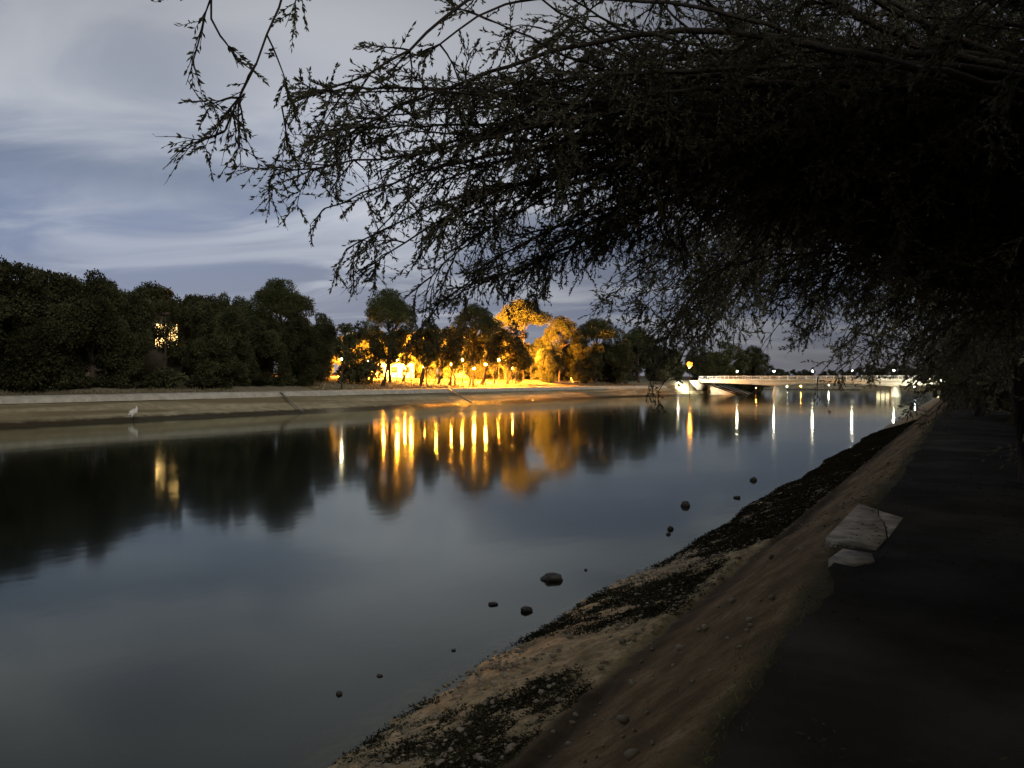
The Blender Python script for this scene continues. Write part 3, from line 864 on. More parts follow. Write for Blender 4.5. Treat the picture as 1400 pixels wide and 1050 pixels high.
bp_ = P(182, 566, 66.5); bz = ground_z(bp_[0], bp_[1])
eg = thing('egret', 'white egret standing on the mud of the far bank', 'bird', (bp_[0], bp_[1], bz), TH + 0.5, None, (1.25, 1.25, 1.25))
skin_object('body', [(0, 0, 0.56), (0.13, 0, 0.66), (0.19, 0, 0.76), (0.24, 0, 0.82), (0.20, 0, 0.88), (0.21, 0, 0.93), (0.27, 0, 0.95), (-0.12, 0, 0.49), (-0.24, 0, 0.42), (-0.34, 0, 0.36)],
            [(0, 1), (1, 2), (2, 3), (3, 4), (4, 5), (5, 6), (0, 7), (7, 8), (8, 9)], [0.20, 0.19, 0.12, 0.075, 0.065, 0.075, 0.06, 0.17, 0.11, 0.04], M['feather'], eg)
mb = MB(); mb.tube([(0.31, 0, 0.95), (0.38, 0, 0.94), (0.46, 0, 0.925)], [0.02, 0.013, 0.003], 6); obj('beak', mb, M['beak'], eg)
for s in (-0.05, 0.05):
    mb = MB(); mb.tube([(0.0, s, 0.44), (0.03, s, 0.24), (-0.01, s, 0.02)], [0.02, 0.012, 0.012], 6)
    for a in (-0.5, 0, 0.5): mb.tube([(-0.01, s, 0.015), (0.09 * math.cos(a), s + 0.09 * math.sin(a), 0.006)], 0.008, 5)
    obj('leg', mb, M['legs'], eg)


# ------------------------------------------------------------------ rocks
def rock_mesh(name, dims, seed, sub=3):
    import bmesh
    bm = bmesh.new(); bmesh.ops.create_icosphere(bm, subdivisions=sub, radius=1.0)
    off = Vector((seed * 3.1, seed * 1.7, seed * 0.9))
    for v in bm.verts:
        d = v.co.normalized()
        k = 1 + 0.30 * mnoise.noise(d * 1.3 + off) + 0.16 * mnoise.noise(d * 3.2 + off) + 0.06 * mnoise.noise(d * 8 + off)
        v.co = Vector((d.x * dims[0] * k, d.y * dims[1] * k, d.z * dims[2] * k))
    me = bpy.data.meshes.new(name); bm.to_mesh(me); bm.free(); return me


def water_pt(px, py):
    t = EYE / ((py - 519.0) / FPX)
    return P(px, py, t)


rocks = [(755, 793, 0.19, 0.11, 0.10, 'largest dark oblong rock breaking the water surface'), (720, 836, 0.085, 0.075, 0.06, 'mid-sized rock in the water below the oblong one'),
         (674, 827, 0.075, 0.05, 0.035, 'flat pair-topped rock left in the shallows'), (938, 692, 0.13, 0.11, 0.115, 'upright dark rock in the water out from the bank'),
         (1030, 657, 0.13, 0.10, 0.10, 'dark rock near the bank farthest towards the bridge'), (1008, 681, 0.10, 0.08, 0.06, 'low dark rock touching the edge of the weed'),
         (917, 724, 0.07, 0.06, 0.07, 'upper of two small dark rocks in the water'), (914, 731, 0.05, 0.05, 0.04, 'lower of two small dark rocks in the water'), (463, 950, 0.035, 0.03, 0.03, 'small rock in the dark water at lower left'),
         (519, 925, 0.04, 0.03, 0.02, 'small flat rock awash near the lower shore'), (801, 780, 0.03, 0.03, 0.025, 'tiny rock right of the oblong one'), (620, 890, 0.03, 0.03, 0.02, 'tiny rock awash below the mid-sized one')]
for i, (px, py, a, b_, c_, lb) in enumerate(rocks):
    p = water_pt(px, py)
    o = obj('rock', rock_mesh('rock', (a, b_, c_), i + 1), M['rock'], None, True); o.location = (p[0], p[1], c_ * 0.25); o.rotation_euler = (0, 0, TH + rng.uniform(-0.3, 0.3))
    tag(o, lb, 'rock', 'rocks in the shallow water')

# beach pebbles, weed, grass
NB = 5200
y_ = 2.2 + 26 * rng.uniform(0, 1, NB) ** 1.7
x_ = np.array([rng.uniform(xright(y) - 0.25, -2.98) if rng.uniform() < 0.95 else rng.uniform(-2.9, -1.0) for y in y_])
keep = np.array([mnoise.noise(Vector((x * 0.9, y * 0.6, 2.0))) + 0.25 * (x < -4.3) + 0.3 * (x > -2.95) > -0.05 + rng.uniform(-0.25, 0.3) for x, y in zip(x_, y_)])
x_, y_ = x_[keep], y_[keep]
import bmesh
bm = bmesh.new(); bmesh.ops.create_icosphere(bm, subdivisions=1, radius=1.0)
tv = np.array([v.co[:] for v in bm.verts]); tf = np.array([[v.index for v in f.verts] for f in bm.faces]); bm.free()
n = len(x_); sz = rng.uniform(0.010, 0.022, n) * (1 + 1.6 * rng.uniform(0, 1, n) ** 5)
jit = 1 + rng.normal(size=(n, len(tv), 1)) * 0.13
V = tv[None] * jit * sz[:, None, None] * np.stack([rng.uniform(0.8, 1.5, n), rng.uniform(0.8, 1.5, n), rng.uniform(0.5, 0.9, n)], 1)[:, None, :]
V += np.stack([x_, y_, zbase(x_, y_) + 0.012], 1)[:, None, :]
stuff('pebbles', mesh_from('pebbles', V.reshape(-1, 3), [(tf[None] + (np.arange(n) * len(tv))[:, None, None]).reshape(-1, 3)]), M['pebble'], 'small stones scattered over the narrow near shore', 'pebbles')

NW = 330000
y_ = 2.0 + 58 * rng.uniform(0, 1, NW) ** 2.0
x_ = xright(y_) - 0.12 + rng.uniform(0, 1, NW) * (-2.92 - xright(y_) + 0.12)


def weed_mask(x, y):
    q = mnoise.noise(Vector((x * 0.75, y * 0.33, 5.0))) + 0.5 * mnoise.noise(Vector((x * 2.6, y * 1.5, 1.0))) + 0.30 * mnoise.noise(Vector((x * 8.0, y * 6.0, 4.0)))
    bias = np.interp(y, [2, 5.5, 6.5, 7.1, 8.5, 9.3, 11.6, 12.3, 13.0, 14.0, 60], [0.45, 0.50, 0.36, -0.25, -0.25, 0.35, 0.35, -0.05, -0.05, 0.55, 0.9])
    edge = -0.45 if x > -3.2 and y < 14 else 0.0
    return q + bias + edge + rng.normal() * 0.16 > 0.12


keep = np.array([weed_mask(x, y) for x, y in zip(x_, y_)])
x_, y_ = x_[keep], y_[keep]; n = len(x_)
a = rng.normal(size=(n, 3)) * np.array([1, 1, 0.30]); a[:, 2] = np.abs(a[:, 2]); a /= np.linalg.norm(a, axis=1, keepdims=True)
hgt = np.array([0.035 * max(0, mnoise.noise(Vector((x * 6, y * 6, 9)))) for x, y in zip(x_, y_)])
V, F = leaf_quads(np.stack([x_, y_, zbase(x_, y_) + 0.012 + hgt * rng.uniform(0.2, 1, n)], 1), a, rng.uniform(0.015, 0.045, n) * (1 + y_ * 0.035), rng.uniform(0.006, 0.017, n) * (1 + y_ * 0.04))
stuff('seaweed', mesh_from('seaweed', V, [F]), M['weed'], 'dark seaweed lying in patches over the near shore', 'seaweed')

NG = 26000
y_ = 2.0 + 40 * rng.uniform(0, 1, NG) ** 1.8
y_[:7000] = rng.uniform(7.0, 10.9, 7000)
x_ = np.where(rng.uniform(0, 1, NG) < 0.25, rng.normal(-1.0, 0.09, NG), rng.uniform(-0.55, 2.6, NG))
def grass_ok(x, y):
    if x < -0.75: return mnoise.noise(Vector((x * 2, y * 0.8, 0))) > -0.15
    if 6.9 < y < 10.9 and (-1.30 < x < -1.16 or -0.62 + 0.02 * (y - 9) < x < -0.42): return True
    return (7.3 < y < 10.2 and -0.55 < x < 0.7 and mnoise.noise(Vector((x * 1.6, y * 1.2, 7))) > -0.1) or x > 1.7
keep = np.array([grass_ok(x, y) for x, y in zip(x_, y_)]); x_, y_ = x_[keep], y_[keep]; n = len(x_)
a = rng.normal(size=(n, 3)) * np.array([0.7, 0.7, 0.25]) + np.array([0, 0, 0.8]); a /= np.linalg.norm(a, axis=1, keepdims=True)
V, F = leaf_quads(np.stack([x_, y_, np.maximum(zbase(x_, y_), 2.0) + 0.0], 1), a, rng.uniform(0.015, 0.055, n), rng.uniform(0.003, 0.007, n) * (1 + y_ * 0.05))
stuff('grass', mesh_from('grass', V, [F]), M['grass'], 'short grass along the path edge and round the concrete slab', 'grass')

NG = 22000
y_ = rng.uniform(2, 165, NG); e_ = 8.8 + 14 * rng.uniform(0, 1, NG) ** 1.4
x_ = xleft(y_) - e_
a = rng.normal(size=(n := NG, 3)) * np.array([0.6, 0.6, 0.25]) + np.array([0, 0, 0.8]); a /= np.linalg.norm(a, axis=1, keepdims=True)
V, F = leaf_quads(np.stack([x_, y_, zbase(x_, y_) - 0.02], 1), a, rng.uniform(0.15, 0.42, n), rng.uniform(0.05, 0.12, n))
m_ = leaf_mat('dry_grass', (0.15, 0.13, 0.075), (0.26, 0.22, 0.13), 0.2, 0.3)
stuff('dry_grass', mesh_from('dry_grass', V, [F]), m_, 'thin dry grass between the far promenade and the trees', 'grass')

NL = 9000
x_ = rng.uniform(-1.0, 2.2, NL); y_ = 2.5 + 30 * rng.uniform(0, 1, NL) ** 1.8
keep = np.array([mnoise.noise(Vector((x * 1.3, y * 0.8, 12))) + rng.uniform(-.35, .35) > 0.05 for x, y in zip(x_, y_)]); x_, y_ = x_[keep], y_[keep]; n = len(x_)
a = rng.normal(size=(n, 3)) * np.array([1, 1, 0.15]); a /= np.linalg.norm(a, axis=1, keepdims=True)
V, F = leaf_quads(np.stack([x_, y_, np.full(n, 2.062)], 1), a, rng.uniform(0.015, 0.05, n), rng.uniform(0.005, 0.014, n))
stuff('leaf_litter', mesh_from('leaf_litter', V, [F]), leaf_mat('litter', (0.03, 0.025, 0.017), (0.075, 0.06, 0.042), 0.1), 'fallen twigs and leaves littering the near path', 'leaf litter')

# cracked concrete slab at the edge of the near path
sl = thing('concrete_slab', 'pale cracked concrete slab at the edge of the near path', 'slab', (0, 0, 0))
zt = 2.043
A = [(-1.18, 8.03), (-0.70, 7.77), (-0.665, 8.4), (-0.71, 8.85), (-0.77, 9.3), (-0.86, 9.75), (-0.90, 10.15), (-1.15, 10.55)]
Bq = [(-0.652, 8.42), (-0.60, 9.74), (-0.885, 10.13), (-0.848, 9.75), (-0.755, 9.3), (-0.697, 8.86)]
for pl, dz in ((A, 0.0), (Bq, -0.006)):
    k = len(pl); mb = MB()
    V = [(x, y, 1.80) for x, y in pl] + [(x, y, zt - 0.004 + dz) for x, y in pl] + [(np.mean([p[0] for p in pl]) + (x - np.mean([p[0] for p in pl])) * 0.997, np.mean([p[1] for p in pl]) + (y - np.mean([p[1] for p in pl])) * 0.998, zt + dz) for x, y in pl]
    mb.add(V, [tuple(range(2 * k, 3 * k))] + [(i, (i + 1) % k, (i + 1) % k + k, i + k) for i in range(k)] + [(i + k, (i + 1) % k + k, (i + 1) % k + 2 * k, i + 2 * k) for i in range(k)])
    obj('slab_piece', mb, M['slab'], sl)
s2 = MB()
pl = [(-1.02, 7.15), (-0.80, 7.02), (-0.66, 7.25), (-0.72, 7.58), (-0.97, 7.66)]; k = 5
V = [(x, y, 1.85) for x, y in pl] + [(x, y, 2.04) for x, y in pl]
s2.add(V, [tuple(range(k, 2 * k))] + [(i, (i + 1) % k, (i + 1) % k + k, i + k) for i in range(k)])
tag(obj('concrete_slab', s2, M['slab']), 'small worn concrete patch in front of the cracked slab', 'slab')


# ------------------------------------------------------------------ tamarisks over the path
def catmull(pts, step=0.11):
    pts = np.asarray(pts, float)
    q = np.concatenate([[2 * pts[0] - pts[1]], pts, [2 * pts[-1] - pts[-2]]])
    out = []
    for i in range(1, len(q) - 2):
        n_ = max(2, int(np.linalg.norm(q[i + 1] - q[i]) / step))
        for s in np.arange(n_) / n_:
            out.append(0.5 * (2 * q[i] + (q[i + 1] - q[i - 1]) * s + (2 * q[i - 1] - 5 * q[i] + 4 * q[i + 1] - q[i + 2]) * s * s + (3 * q[i] - q[i - 1] - 3 * q[i + 1] + q[i + 2]) * s ** 3))
    out.append(pts[-1]); return np.array(out)


def unit(v):
    return v / (np.linalg.norm(v, axis=-1, keepdims=True) + 1e-9)


def grow_tamarisk(limbs, leaf=0.045, gap2=0.13, n3=8, n4_=10, r_tip=0.004, twig=1.0):
    """limbs: list of (points, start radius, leafiness, first leafy fraction)"""
    wood = MB(); tw_p, tw_r = [], []
    L_p, L_a = [], []
    for pts, r0, dens, f0 in limbs:
        c = catmull(pts); n_ = len(c)
        c[1:-1] += rng.normal(size=(n_ - 2, 3)) * 0.006
        s = np.linspace(0, 1, n_)
        wood.tube(c, r0 * (1 - s) ** 1.1 + r_tip, 6)
        tan = unit(np.gradient(c, axis=0))
        length = np.sum(np.linalg.norm(np.diff(c, axis=0), axis=1))
        m2 = max(3, int(length * (1 - f0) / gap2 * dens))
        fr = f0 + (1 - f0) * np.sort(rng.uniform(0, 1, m2)) ** 0.85
        for f in np.append(fr, [0.97, 1.0]):
            i = min(n_ - 1, int(f * (n_ - 1))); b0 = c[i]; t0 = tan[i]
            l2 = rng.uniform(0.25, 0.80) * (1.0 - 0.58 * f ** 1.5)
            d = unit(t0 * rng.uniform(0.6, 1.2) + rng.normal(size=3) * 0.72 + np.array([0, 0, -0.08]))
            k2 = 6; seg = l2 / (k2 - 1); pp = [b0]
            for j in range(k2 - 1):
                d = unit(d + np.array([0, 0, -0.085]) + rng.normal(size=3) * 0.10); pp.append(pp[-1] + d * seg)
            pp = np.array(pp); tw_p.append(pp); tw_r.append(np.linspace(0.0055, 0.0016, k2))
            t2 = unit(np.gradient(pp, axis=0))
            # side twigs
            n4 = int(n4_ * (0.5, 1.0, 1.9)[rng.integers(3)]); k3 = max(2, int(n3 * l2 / 0.6)); g = rng.uniform(0.12, 1.0, k3); gi = g * (k2 - 1); i0 = np.minimum(gi.astype(int), k2 - 2); w = (gi - i0)[:, None]
            s0 = pp[i0] * (1 - w) + pp[i0 + 1] * w
            d3 = unit(t2[i0] * rng.uniform(0.7, 1.3, (k3, 1)) + rng.normal(size=(k3, 3)) * 0.62 + np.array([0, 0, -0.05]))
            l3 = rng.uniform(0.06, 0.20, k3)[:, None] * twig
            mid = s0 + d3 * l3 * 0.5 + np.array([0, 0, -0.008]); end = s0 + d3 * l3 + np.array([0, 0, -0.035]) * (l3 / 0.2)
            q = np.stack([s0, mid, end], 1)
            L_t = q
            u = rng.uniform(0.05, 1.0, (k3, n4)); a_ = np.where((u < 0.5)[..., None], q[:, None, 0] + (q[:, None, 1] - q[:, None, 0]) * (u * 2)[..., None], q[:, None, 1] + (q[:, None, 2] - q[:, None, 1]) * (u * 2 - 1)[..., None])
            ax = unit(np.broadcast_to(d3[:, None], a_.shape) * 1.1 + rng.normal(size=a_.shape) * 0.42)
            L_p.append(a_.reshape(-1, 3)); L_a.append(ax.reshape(-1, 3))
            T3.append(q)
    V, F = tubes(np.array(tw_p), np.array(tw_r), 4); wood.addarr(V, F)
    q = np.concatenate(T3); V, F = tubes(q, np.broadcast_to(np.array([0.0022, 0.0018, 0.0009]), q.shape[:2]), 3); wood.addarr(V, F)
    T3.clear()
    p = np.concatenate(L_p); a_ = np.concatenate(L_a); l = leaf * rng.uniform(0.55, 1.35, len(p))
    V, F = leaf_quads(p, a_, l, l * rng.uniform(0.24, 0.40, len(p)))
    return wood.mesh('branches'), mesh_from('foliage', V, [F])


T3 = []


def tamarisk(label, base, trunk_top, limbs, trunk_r=0.16, **kw):
    r = thing('tamarisk_tree', label, 'tree', base, 0, 'tamarisks leaning over the near path')
    off = np.array(base, float)
    tr = MB()
    for s, e, rr in trunk_top:
        tr.tube(limb_pts(np.array(s) - off, np.array(e) - off, 9, 0.05), np.linspace(rr, rr * 0.6, 9), 10)
    obj('trunk', tr, M['dark_bark'], r)
    w, f = grow_tamarisk([(np.asarray(p) - off, a, b, c) for p, a, b, c in limbs], **kw)
    obj('branches', w, M['dark_bark'], r); obj('foliage', f, M['tam_leaf'], r)
    return r


def arc(S, px, py, t, lift, bend=0.0):
    """a bough springing from S, arching over and drooping to a surveyed tip"""
    E = P(px, py, t); S = np.asarray(S, float)
    d = E - S
    pts = [S, S + d * 0.28 + np.array([0, 0, lift * 0.75]), S + d * 0.58 + np.array([0, 0, lift]), S + d * 0.84 + np.array([0, 0, lift * 0.55]), E]
    for q in pts[1:-1]: q += rng.normal(size=3) * 0.08
    return pts


# the nearest tree, its trunk just out of sight on the right
S1 = np.array([1.15, 6.1, 4.3]); S1b = np.array([1.0, 5.4, 4.9]); S1c = np.array([0.9, 6.6, 4.0])
limbs = []
limbs.append(([S1b, P(1250, 60, 4.5), P(1000, -70, 4.3), P(800, -70, 4.0), P(640, -2, 3.8), P(560, 72, 3.7), P(480, 112, 3.6), P(386, 147, 3.5)], 0.028, 0.35, 0.55))
limbs.append(([S1b, P(1250, 30, 4.5), P(900, -160, 4.2), P(600, -170, 3.7), P(430, -70, 3.4), P(385, 10, 3.3), P(350, 90, 3.2), P(308, 180, 3.2)], 0.022, 0.55, 0.80))
limbs.append(([S1b, P(1200, 0, 4.5), P(800, -230, 4.1), P(480, -180, 3.4), P(330, -80, 3.1), P(290, 0, 3.0), P(302, 50, 3.0)], 0.02, 0.4, 0.90))
limbs.append(([S1b, P(1200, 90, 4.6), P(1000, 20, 4.4), P(800, 0, 4.2), P(690, 10, 4.1), P(600, 60, 4.0), P(575, 78, 4.0)], 0.02, 0.12, 0.5))
tips = [(400, 128, 4.2, .5), (372, 240, 4.3, .6), (432, 205, 4.4, .6), (445, 285, 4.4, .7), (425, 180, 4.6, .5), (475, 340, 4.6, .8), (492, 372, 4.7, .8), (540, 292, 4.6, .7), (572, 392, 4.9, .9), (520, 235, 4.7, .6),
        (608, 408, 5.0, .9), (640, 395, 5.1, .9), (700, 378, 5.2, .9), (655, 325, 5.0, .8), (742, 330, 5.3, .8), (560, 180, 4.6, .5), (600, 250, 4.8, .6), (720, 255, 5.2, .6), (800, 262, 5.6, .6), (760, 195, 5.3, .5), (680, 180, 5.0, .5),
        (620, 130, 4.6, .4), (700, 100, 4.8, .35), (780, 120, 5.0, .3), (850, 210, 5.5, .4), (830, 320, 6.0, .7), (880, 280, 6.0, .5), (900, 160, 5.5, .3), (860, 60, 5.0, .2), (960, 240, 6.0, .4), (940, 330, 6.3, .6), (980, 100, 5.4, .2), (740, 40, 4.6, .2), (650, 20, 4.3, .3)]
for px, py, t, lf in tips:
    S = (S1, S1b, S1c)[rng.integers(3)]
    limbs.append((arc(S, px, py, t, lf * 0.9), 0.024 + 0.014 * rng.uniform(), 1.0, 0.30))
    if px > 620 or rng.uniform() < 0.5: limbs.append((arc(S, px + rng.uniform(40, 200), py - rng.uniform(-20, 90), t + rng.uniform(0, .7), lf * 0.8), 0.020 + 0.012 * rng.uniform(), 0.95, 0.25))
for i in range(40):                                               # unseen boughs over the path and behind the viewer, added to shade it
    limbs.append((([S1, S1b, S1c][i % 3] + np.array([0, 0, 0]), np.array([1.2, 4.0, 5.6]) + rng.normal(size=3) * .4, np.array([rng.uniform(-1.6, 3), rng.uniform(-3, 3.2), rng.uniform(5.0, 6.6)])), 0.02, 1.2, 0.2))
for px0, py0, px1, py1, px2, py2, t in ((1130, 300, 940, 130, 690, -30, 4.8), (1080, 260, 900, 90, 760, -20, 4.6), (1180, 330, 960, 200, 700, 90, 5.0), (1100, 200, 980, 80, 860, -40, 4.6), (1050, 270, 860, 170, 640, 130, 4.9),
                                       (1150, 240, 1010, 60, 930, -50, 4.7), (1200, 250, 1060, 40, 990, -70, 4.7)):
    limbs.append(([S1, P(1300, py0 + 60, t + 0.6), P(px0, py0, t + 0.3), P(px1, py1, t), P(px2, py2, t - 0.3)], 0.042, 0.30, 0.45))
for i in range(44):
    px, py = rng.uniform(950, 1420), rng.uniform(-60, 400)
    limbs.append((arc((S1, S1b, S1c)[rng.integers(3)], px, py, rng.uniform(4.2, 7.0), rng.uniform(0.1, 0.5)), 0.02, 1.5, 0.10))
tamarisk('nearest tamarisk, its long drooping boughs filling the upper right of the picture', (2.1, 6.3, 2.0), [((2.1, 6.3, 1.7), S1, .17), ((2.0, 6.1, 1.8), S1b, .15), ((2.1, 6.5, 1.8), S1c, .14)], limbs, leaf=0.027, gap2=0.095, n3=17, n4_=18)

# second tamarisk further along
S2 = P(1400, 330, 10.5); S2b = P(1380, 260, 10.0)
limbs = []
tips = [(822, 412, 8.5, .9), (858, 442, 8.8, 1.0), (850, 372, 8.6, .8), (905, 448, 9.0, .9), (962, 468, 9.4, 1.0), (880, 400, 9.0, .8), (900, 535, 8.4, 1.2), (893, 500, 8.6, 1.2), (886, 485, 8.5, 1.1), (888, 520, 8.5, 1.2), (884, 470, 8.7, 1.1), (985, 462, 9.8, .9), (1000, 415, 9.6, .8), (1040, 476, 10.2, .9), (1085, 452, 10.6, .8), (960, 380, 9.4, .7),
        (1060, 385, 10.0, .6), (1112, 440, 10.6, .7), (1150, 468, 11.0, .8), (920, 360, 9.2, .7), (1130, 400, 11, .6), (1200, 480, 11.5, .7), (1010, 330, 10, .5), (1170, 430, 11, .5), (1100, 330, 10, .4)]
for px, py, t, lf in tips:
    for q in range(1 if py > 500 else 3):
        limbs.append((arc(S2 if q else S2b, px + (rng.uniform(0, 90) if q else 0), py - (rng.uniform(0, 60) if q else 0), t + q * 0.4, lf), 0.028, 1.1, 0.2))
for i in range(40):
    limbs.append((arc(S2, rng.uniform(1100, 1420), rng.uniform(150, 520), rng.uniform(8.5, 12.5), rng.uniform(0.1, 0.6)), 0.024, 1.3, 0.05))
b2 = P(1420, 519, 11.5)
tamarisk('second tamarisk along the path with boughs hanging down before the bridge', (b2[0], b2[1], 2.0), [((b2[0], b2[1], 1.7), S2, .2), ((b2[0] - .1, b2[1], 1.8), S2b, .17)], limbs, leaf=0.048, gap2=0.16, n3=11, n4_=11, twig=1.3)


# a generic tamarisk, repeated down the right of the path
def generic_tamarisk():
    limbs = []
    tops = [np.array([rng.uniform(-.7, .3), rng.uniform(-.6, .6), rng.uniform(1.6, 2.6)]) for _ in range(4)]
    for i in range(64):
        S = tops[i % 4]; a = rng.uniform(0, 2 * PI); r = rng.uniform(1.2, 3.0)
        E = S + np.array([r * math.cos(a) - 0.3, r * math.sin(a), rng.uniform(-1.7, 1.6)])
        d = E - S; lf = rng.uniform(0.3, 1.1)
        limbs.append(([S, S + d * .3 + np.array([0, 0, lf * .8]), S + d * .65 + np.array([0, 0, lf]), E], 0.03, 0.9, 0.08))
    w, f = grow_tamarisk(limbs, leaf=0.075, gap2=0.16, n3=9, n4_=8, twig=1.5)
    tr = MB()
    for tp_ in tops: tr.tube(limb_pts((0.5, 0, -0.4), tp_, 8, 0.07), np.linspace(.17, .09, 8), 9)
    return tr.mesh('trunk'), w, f


gt = generic_tamarisk()
for me, mm in zip(gt, (M['dark_bark'], M['dark_bark'], M['tam_leaf'])): me.materials.append(mm)
gen = [(1.9, 19.0, 1.15, 0.3, 'third tamarisk along the near path'), (2.0, 27.0, 1.25, 1.3, 'fourth tamarisk along the near path'), (0.9, 38.0, 1.2, 2.2, 'fifth tamarisk hanging low over the path'), (0.6, 52.0, 1.3, 0.9, 'sixth tamarisk with a thin leaning trunk before the right bridge span'),
       (1.2, 68.0, 1.5, 4.0, 'seventh tamarisk along the near path'), (2.2, 88.0, 1.7, 5.0, 'farthest tamarisk on the near bank before the bridge'), (2.9, 13.5, 1.2, 3.3, 'tamarisk deep in the dark right of the path'), (3.4, 9.0, 1.1, 2.6, 'tamarisk at the right edge of the picture'),
       (2.7, -5.6, 1.3, 1.9, 'unseen tamarisk behind the viewer, added to shade the path')]  # last tree is out of view, added to darken the path
g0 = None
for x, y, s, rz, lb in gen:
    loc = (x, y, ground_z(x, y))
    if g0 is None:
        g0 = thing('tamarisk_tree', lb, 'tree', loc, rz, 'tamarisks leaning over the near path', (s, s, s))
        for nm, me in zip(('trunk', 'branches', 'foliage'), gt): obj(nm, me, None, g0)
    else:
        dup(g0, lb, loc, rz, (s, s, s))
hedge = [(1.3, 47, 2.3, 'dark bush crowding the path between the fifth and sixth tamarisk'), (1.0, 60, 2.5, 'dark bush crowding the path beyond the sixth tamarisk'), (0.9, 77, 2.7, 'dark bush crowding the path beyond the seventh tamarisk'), (2.6, 34, 2.2, 'dark bush at the path edge before the fifth tamarisk'), (2.7, 25, 2.0, 'dark bush at the path edge before the fourth tamarisk'), (5.0, -2.0, 2.2, 'unseen hedge bush behind the viewer, added to block light'), (4.9, 4.5, 2.2, 'unseen hedge bush beside the viewer, added to block light'), (4.6, 11, 2.2, 'dark hedge bush at the right border of the picture'), (4.4, 16, 2.4, 'dark hedge bush behind the third tamarisk'), (4.2, 22, 2.4, 'dark hedge bush between third and fourth tamarisk'), (4.0, 30, 2.6, 'dark hedge bush behind the fourth tamarisk'),
         (3.6, 40, 2.6, 'dark hedge bush behind the fifth tamarisk'), (3.4, 52, 2.8, 'dark hedge bush behind the sixth tamarisk'), (3.2, 66, 3.0, 'dark hedge bush behind the seventh tamarisk'), (3.0, 84, 3.2, 'dark hedge bush before the farthest tamarisk'), (3.0, 105, 3.6, 'dark hedge bush near the right bridge end')]
for x, y, s, lb in hedge:  # bushes beside and behind the viewer are unseen, added to keep light off the path
    r = thing('shrub', lb, 'shrub', (x, y, ground_z(x, y)), rng.uniform(0, 6), 'hedge right of the near path', (s, s, s * 1.2))
    w, f, nm = DARKSHRUB
    obj(nm[0], w, None, r); obj(nm[1], f, None, r)

# ------------------------------------------------------------------ sky and light
SUN_EL, SUN_AZ = math.radians(27), math.radians(122)       # moon behind the viewer, over the right bank
world = bpy.data.worlds.new('World'); sc.world = world; world.use_nodes = True
nt = NT(world); nt.n.clear()
tc = nt.new('ShaderNodeTexCoord').outputs['Generated']
mp = nt.new('ShaderNodeMapping'); mp.vector_type = 'POINT'; mp.inputs['Rotation'].default_value = (0, 0, -TH); nt.link(tc, mp.inputs[0])   # x right, y ahead
sx = nt.new('ShaderNodeSeparateXYZ'); nt.link(mp.outputs[0], sx.inputs[0])
dx, dy, dz = sx.outputs
zz = nt.math('ADD', nt.math('MAXIMUM', dz, 0.0), 0.22)
cv = nt.new('ShaderNodeCombineXYZ')
nt.link(nt.math('DIVIDE', dx, zz), cv.inputs[0]); nt.link(nt.math('DIVIDE', dy, zz), cv.inputs[1])
mp2 = nt.new('ShaderNodeMapping'); mp2.inputs['Rotation'].default_value = (0, 0, 0.35); mp2.inputs['Scale'].default_value = (0.95, 1.9, 1.0); mp2.inputs['Location'].default_value = (0.6, 0.25, 0); nt.link(cv.outputs[0], mp2.inputs[0])
n1 = nt.noise(mp2.outputs[0], 1.45, 6, 0.52, 0.7)
mp3 = nt.new('ShaderNodeMapping'); mp3.inputs['Scale'].default_value = (0.25, 1.0, 1.0); mp3.inputs['Location'].default_value = (3.0, 1.3, 0); nt.link(cv.outputs[0], mp3.inputs[0])
n2 = nt.noise(mp3.outputs[0], 0.55, 3, 0.5)
cl = nt.mix(nt.step(n2, 0.36, 0.62), (0.105, 0.155, 0.275), (0.150, 0.170, 0.225))
cl = nt.mix(nt.step(n1, 0.42, 0.68), cl, (0.36, 0.385, 0.43))
def patch(px, py, lo, hi):
    v = Vector(((px - 700) / FPX, 1.0, (519 - py) / FPX)).normalized()
    nd = nt.new('ShaderNodeVectorMath', operation='DOT_PRODUCT'); nt.link(mp.outputs[0], nd.inputs[0]); nd.inputs[1].default_value = v
    return nt.step(nt.math('ADD', nd.outputs['Value'], nt.math('MULTIPLY_ADD', n1, 0.05, -0.025)), lo, hi)


cl = nt.mix(nt.math('MULTIPLY', patch(560, 60, 0.95, 0.998), 0.75), cl, (0.50, 0.52, 0.57))
cl = nt.mix(nt.math('MULTIPLY', patch(190, 120, 0.975, 1.0), 0.45), cl, (0.42, 0.44, 0.48))
el = nt.math('DIVIDE', nt.math('SUBTRACT', nt.math('ADD', dz, nt.math('MULTIPLY_ADD', n1, 0.05, -0.025)), 0.232), 0.022)
band = nt.math('MULTIPLY', nt.math('POWER', 2.718, nt.math('MULTIPLY', nt.math('MULTIPLY', el, el), -1.0)), nt.math('SUBTRACT', 1.0, nt.step(dx, -0.42, -0.12)))
cl = nt.mix(nt.math('MULTIPLY', band, 0.65), cl, (0.10, 0.135, 0.205))
lowl = nt.math('MULTIPLY', nt.math('SUBTRACT', 1.0, nt.step(dx, -0.45, -0.12)), nt.math('SUBTRACT', 1.0, nt.step(dz, 0.13, 0.27)))
cl = nt.mix(nt.math('MULTIPLY', lowl, 0.42), cl, (0.165, 0.215, 0.345))
hz = nt.math('POWER', nt.math('SUBTRACT', 1.0, nt.math('MAXIMUM', dz, 0.0), 0, True), 9.0)
cl = nt.mix(nt.math('MULTIPLY', hz, 0.75), cl, (0.23, 0.215, 0.245))
side = nt.step(dx, -0.25, 0.50)                                   # dimmer towards the sea end of the canal
cl = nt.mix(nt.math('MULTIPLY', nt.step(dz, 0.18, 0.50), 0.6), cl, (0.215, 0.215, 0.222))
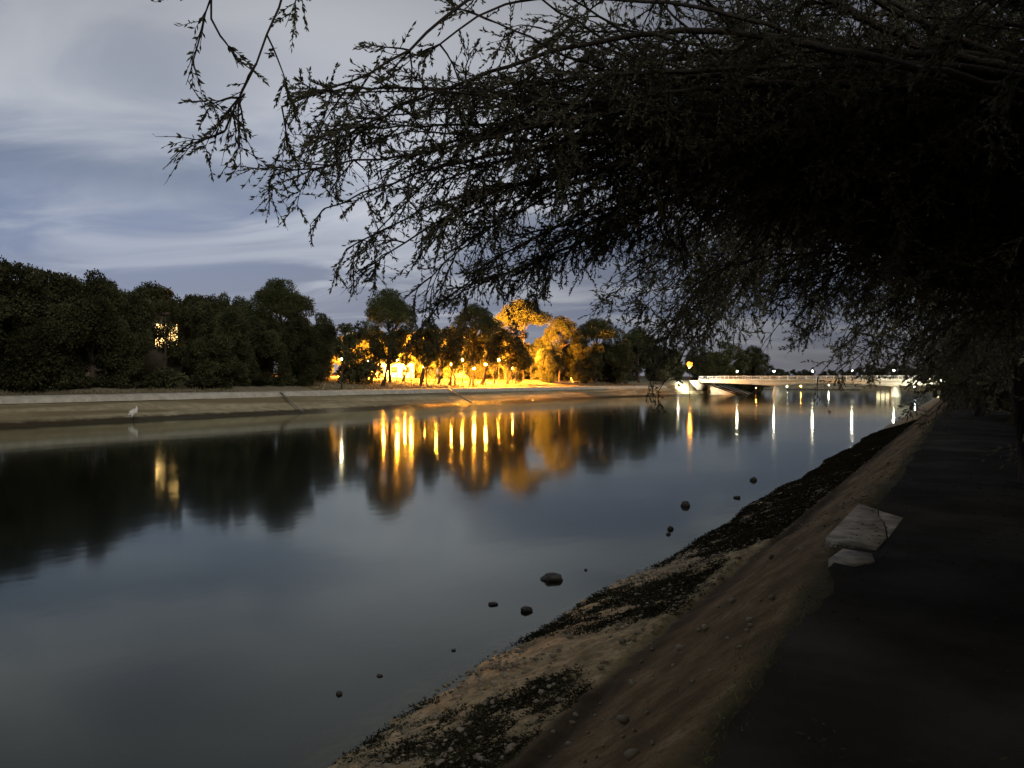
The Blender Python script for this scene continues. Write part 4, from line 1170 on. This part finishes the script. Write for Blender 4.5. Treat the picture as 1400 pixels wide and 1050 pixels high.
cl = nt.mix(nt.math('MULTIPLY', side, 0.62), cl, (0.02, 0.018, 0.024))
cl = nt.mix(nt.step(nt.math('MULTIPLY', dy, -1.0), -0.15, 0.45), cl, (0.15, 0.13, 0.09))       # town glow on the clouds behind the viewer
sky = nt.new('ShaderNodeTexSky'); sky.sky_type = 'NISHITA'; sky.sun_disc = False
sky.sun_elevation = SUN_EL; sky.sun_rotation = SUN_AZ
bg1 = nt.new('ShaderNodeBackground'); nt.link(sky.outputs[0], bg1.inputs[0]); bg1.inputs[1].default_value = 0.004
bg2 = nt.new('ShaderNodeBackground'); nt.link(cl, bg2.inputs[0]); bg2.inputs[1].default_value = 1.3
ad = nt.new('ShaderNodeAddShader'); nt.link(bg1.outputs[0], ad.inputs[0]); nt.link(bg2.outputs[0], ad.inputs[1])
ow = nt.new('ShaderNodeOutputWorld'); nt.link(ad.outputs[0], ow.inputs[0])

sd = bpy.data.lights.new('moon', 'SUN'); sd.energy = 0.9; sd.angle = math.radians(12); sd.color = (1.0, 0.95, 0.86)
so = bpy.data.objects.new('moon', sd); C.objects.link(so)
dirv = Vector((math.sin(SUN_AZ) * math.cos(SUN_EL), math.cos(SUN_AZ) * math.cos(SUN_EL), math.sin(SUN_EL)))
so.rotation_euler = dirv.to_track_quat('Z', 'Y').to_euler()

# ------------------------------------------------------------------ camera and render
cd = bpy.data.cameras.new('camera'); cam = bpy.data.objects.new('camera', cd); C.objects.link(cam)
cam.location = (0, 0, EYE); cam.rotation_euler = (math.radians(90 - 0.33), 0, TH)
cd.sensor_width = 36; cd.lens = 36 * FPX / 1400; cd.clip_start = 0.05; cd.clip_end = 4000
sc.camera = cam
sc.view_settings.view_transform = 'Standard'; sc.view_settings.look = 'None'; sc.view_settings.exposure = 0.0; sc.view_settings.gamma = 1.0
sc.cycles.use_denoising = True
sc.cycles.max_bounces = 6; sc.cycles.diffuse_bounces = 2; sc.cycles.glossy_bounces = 3; sc.cycles.transparent_max_bounces = 6
sc.cycles.sample_clamp_indirect = 4.0
sc.cycles.caustics_reflective = False; sc.cycles.caustics_refractive = False
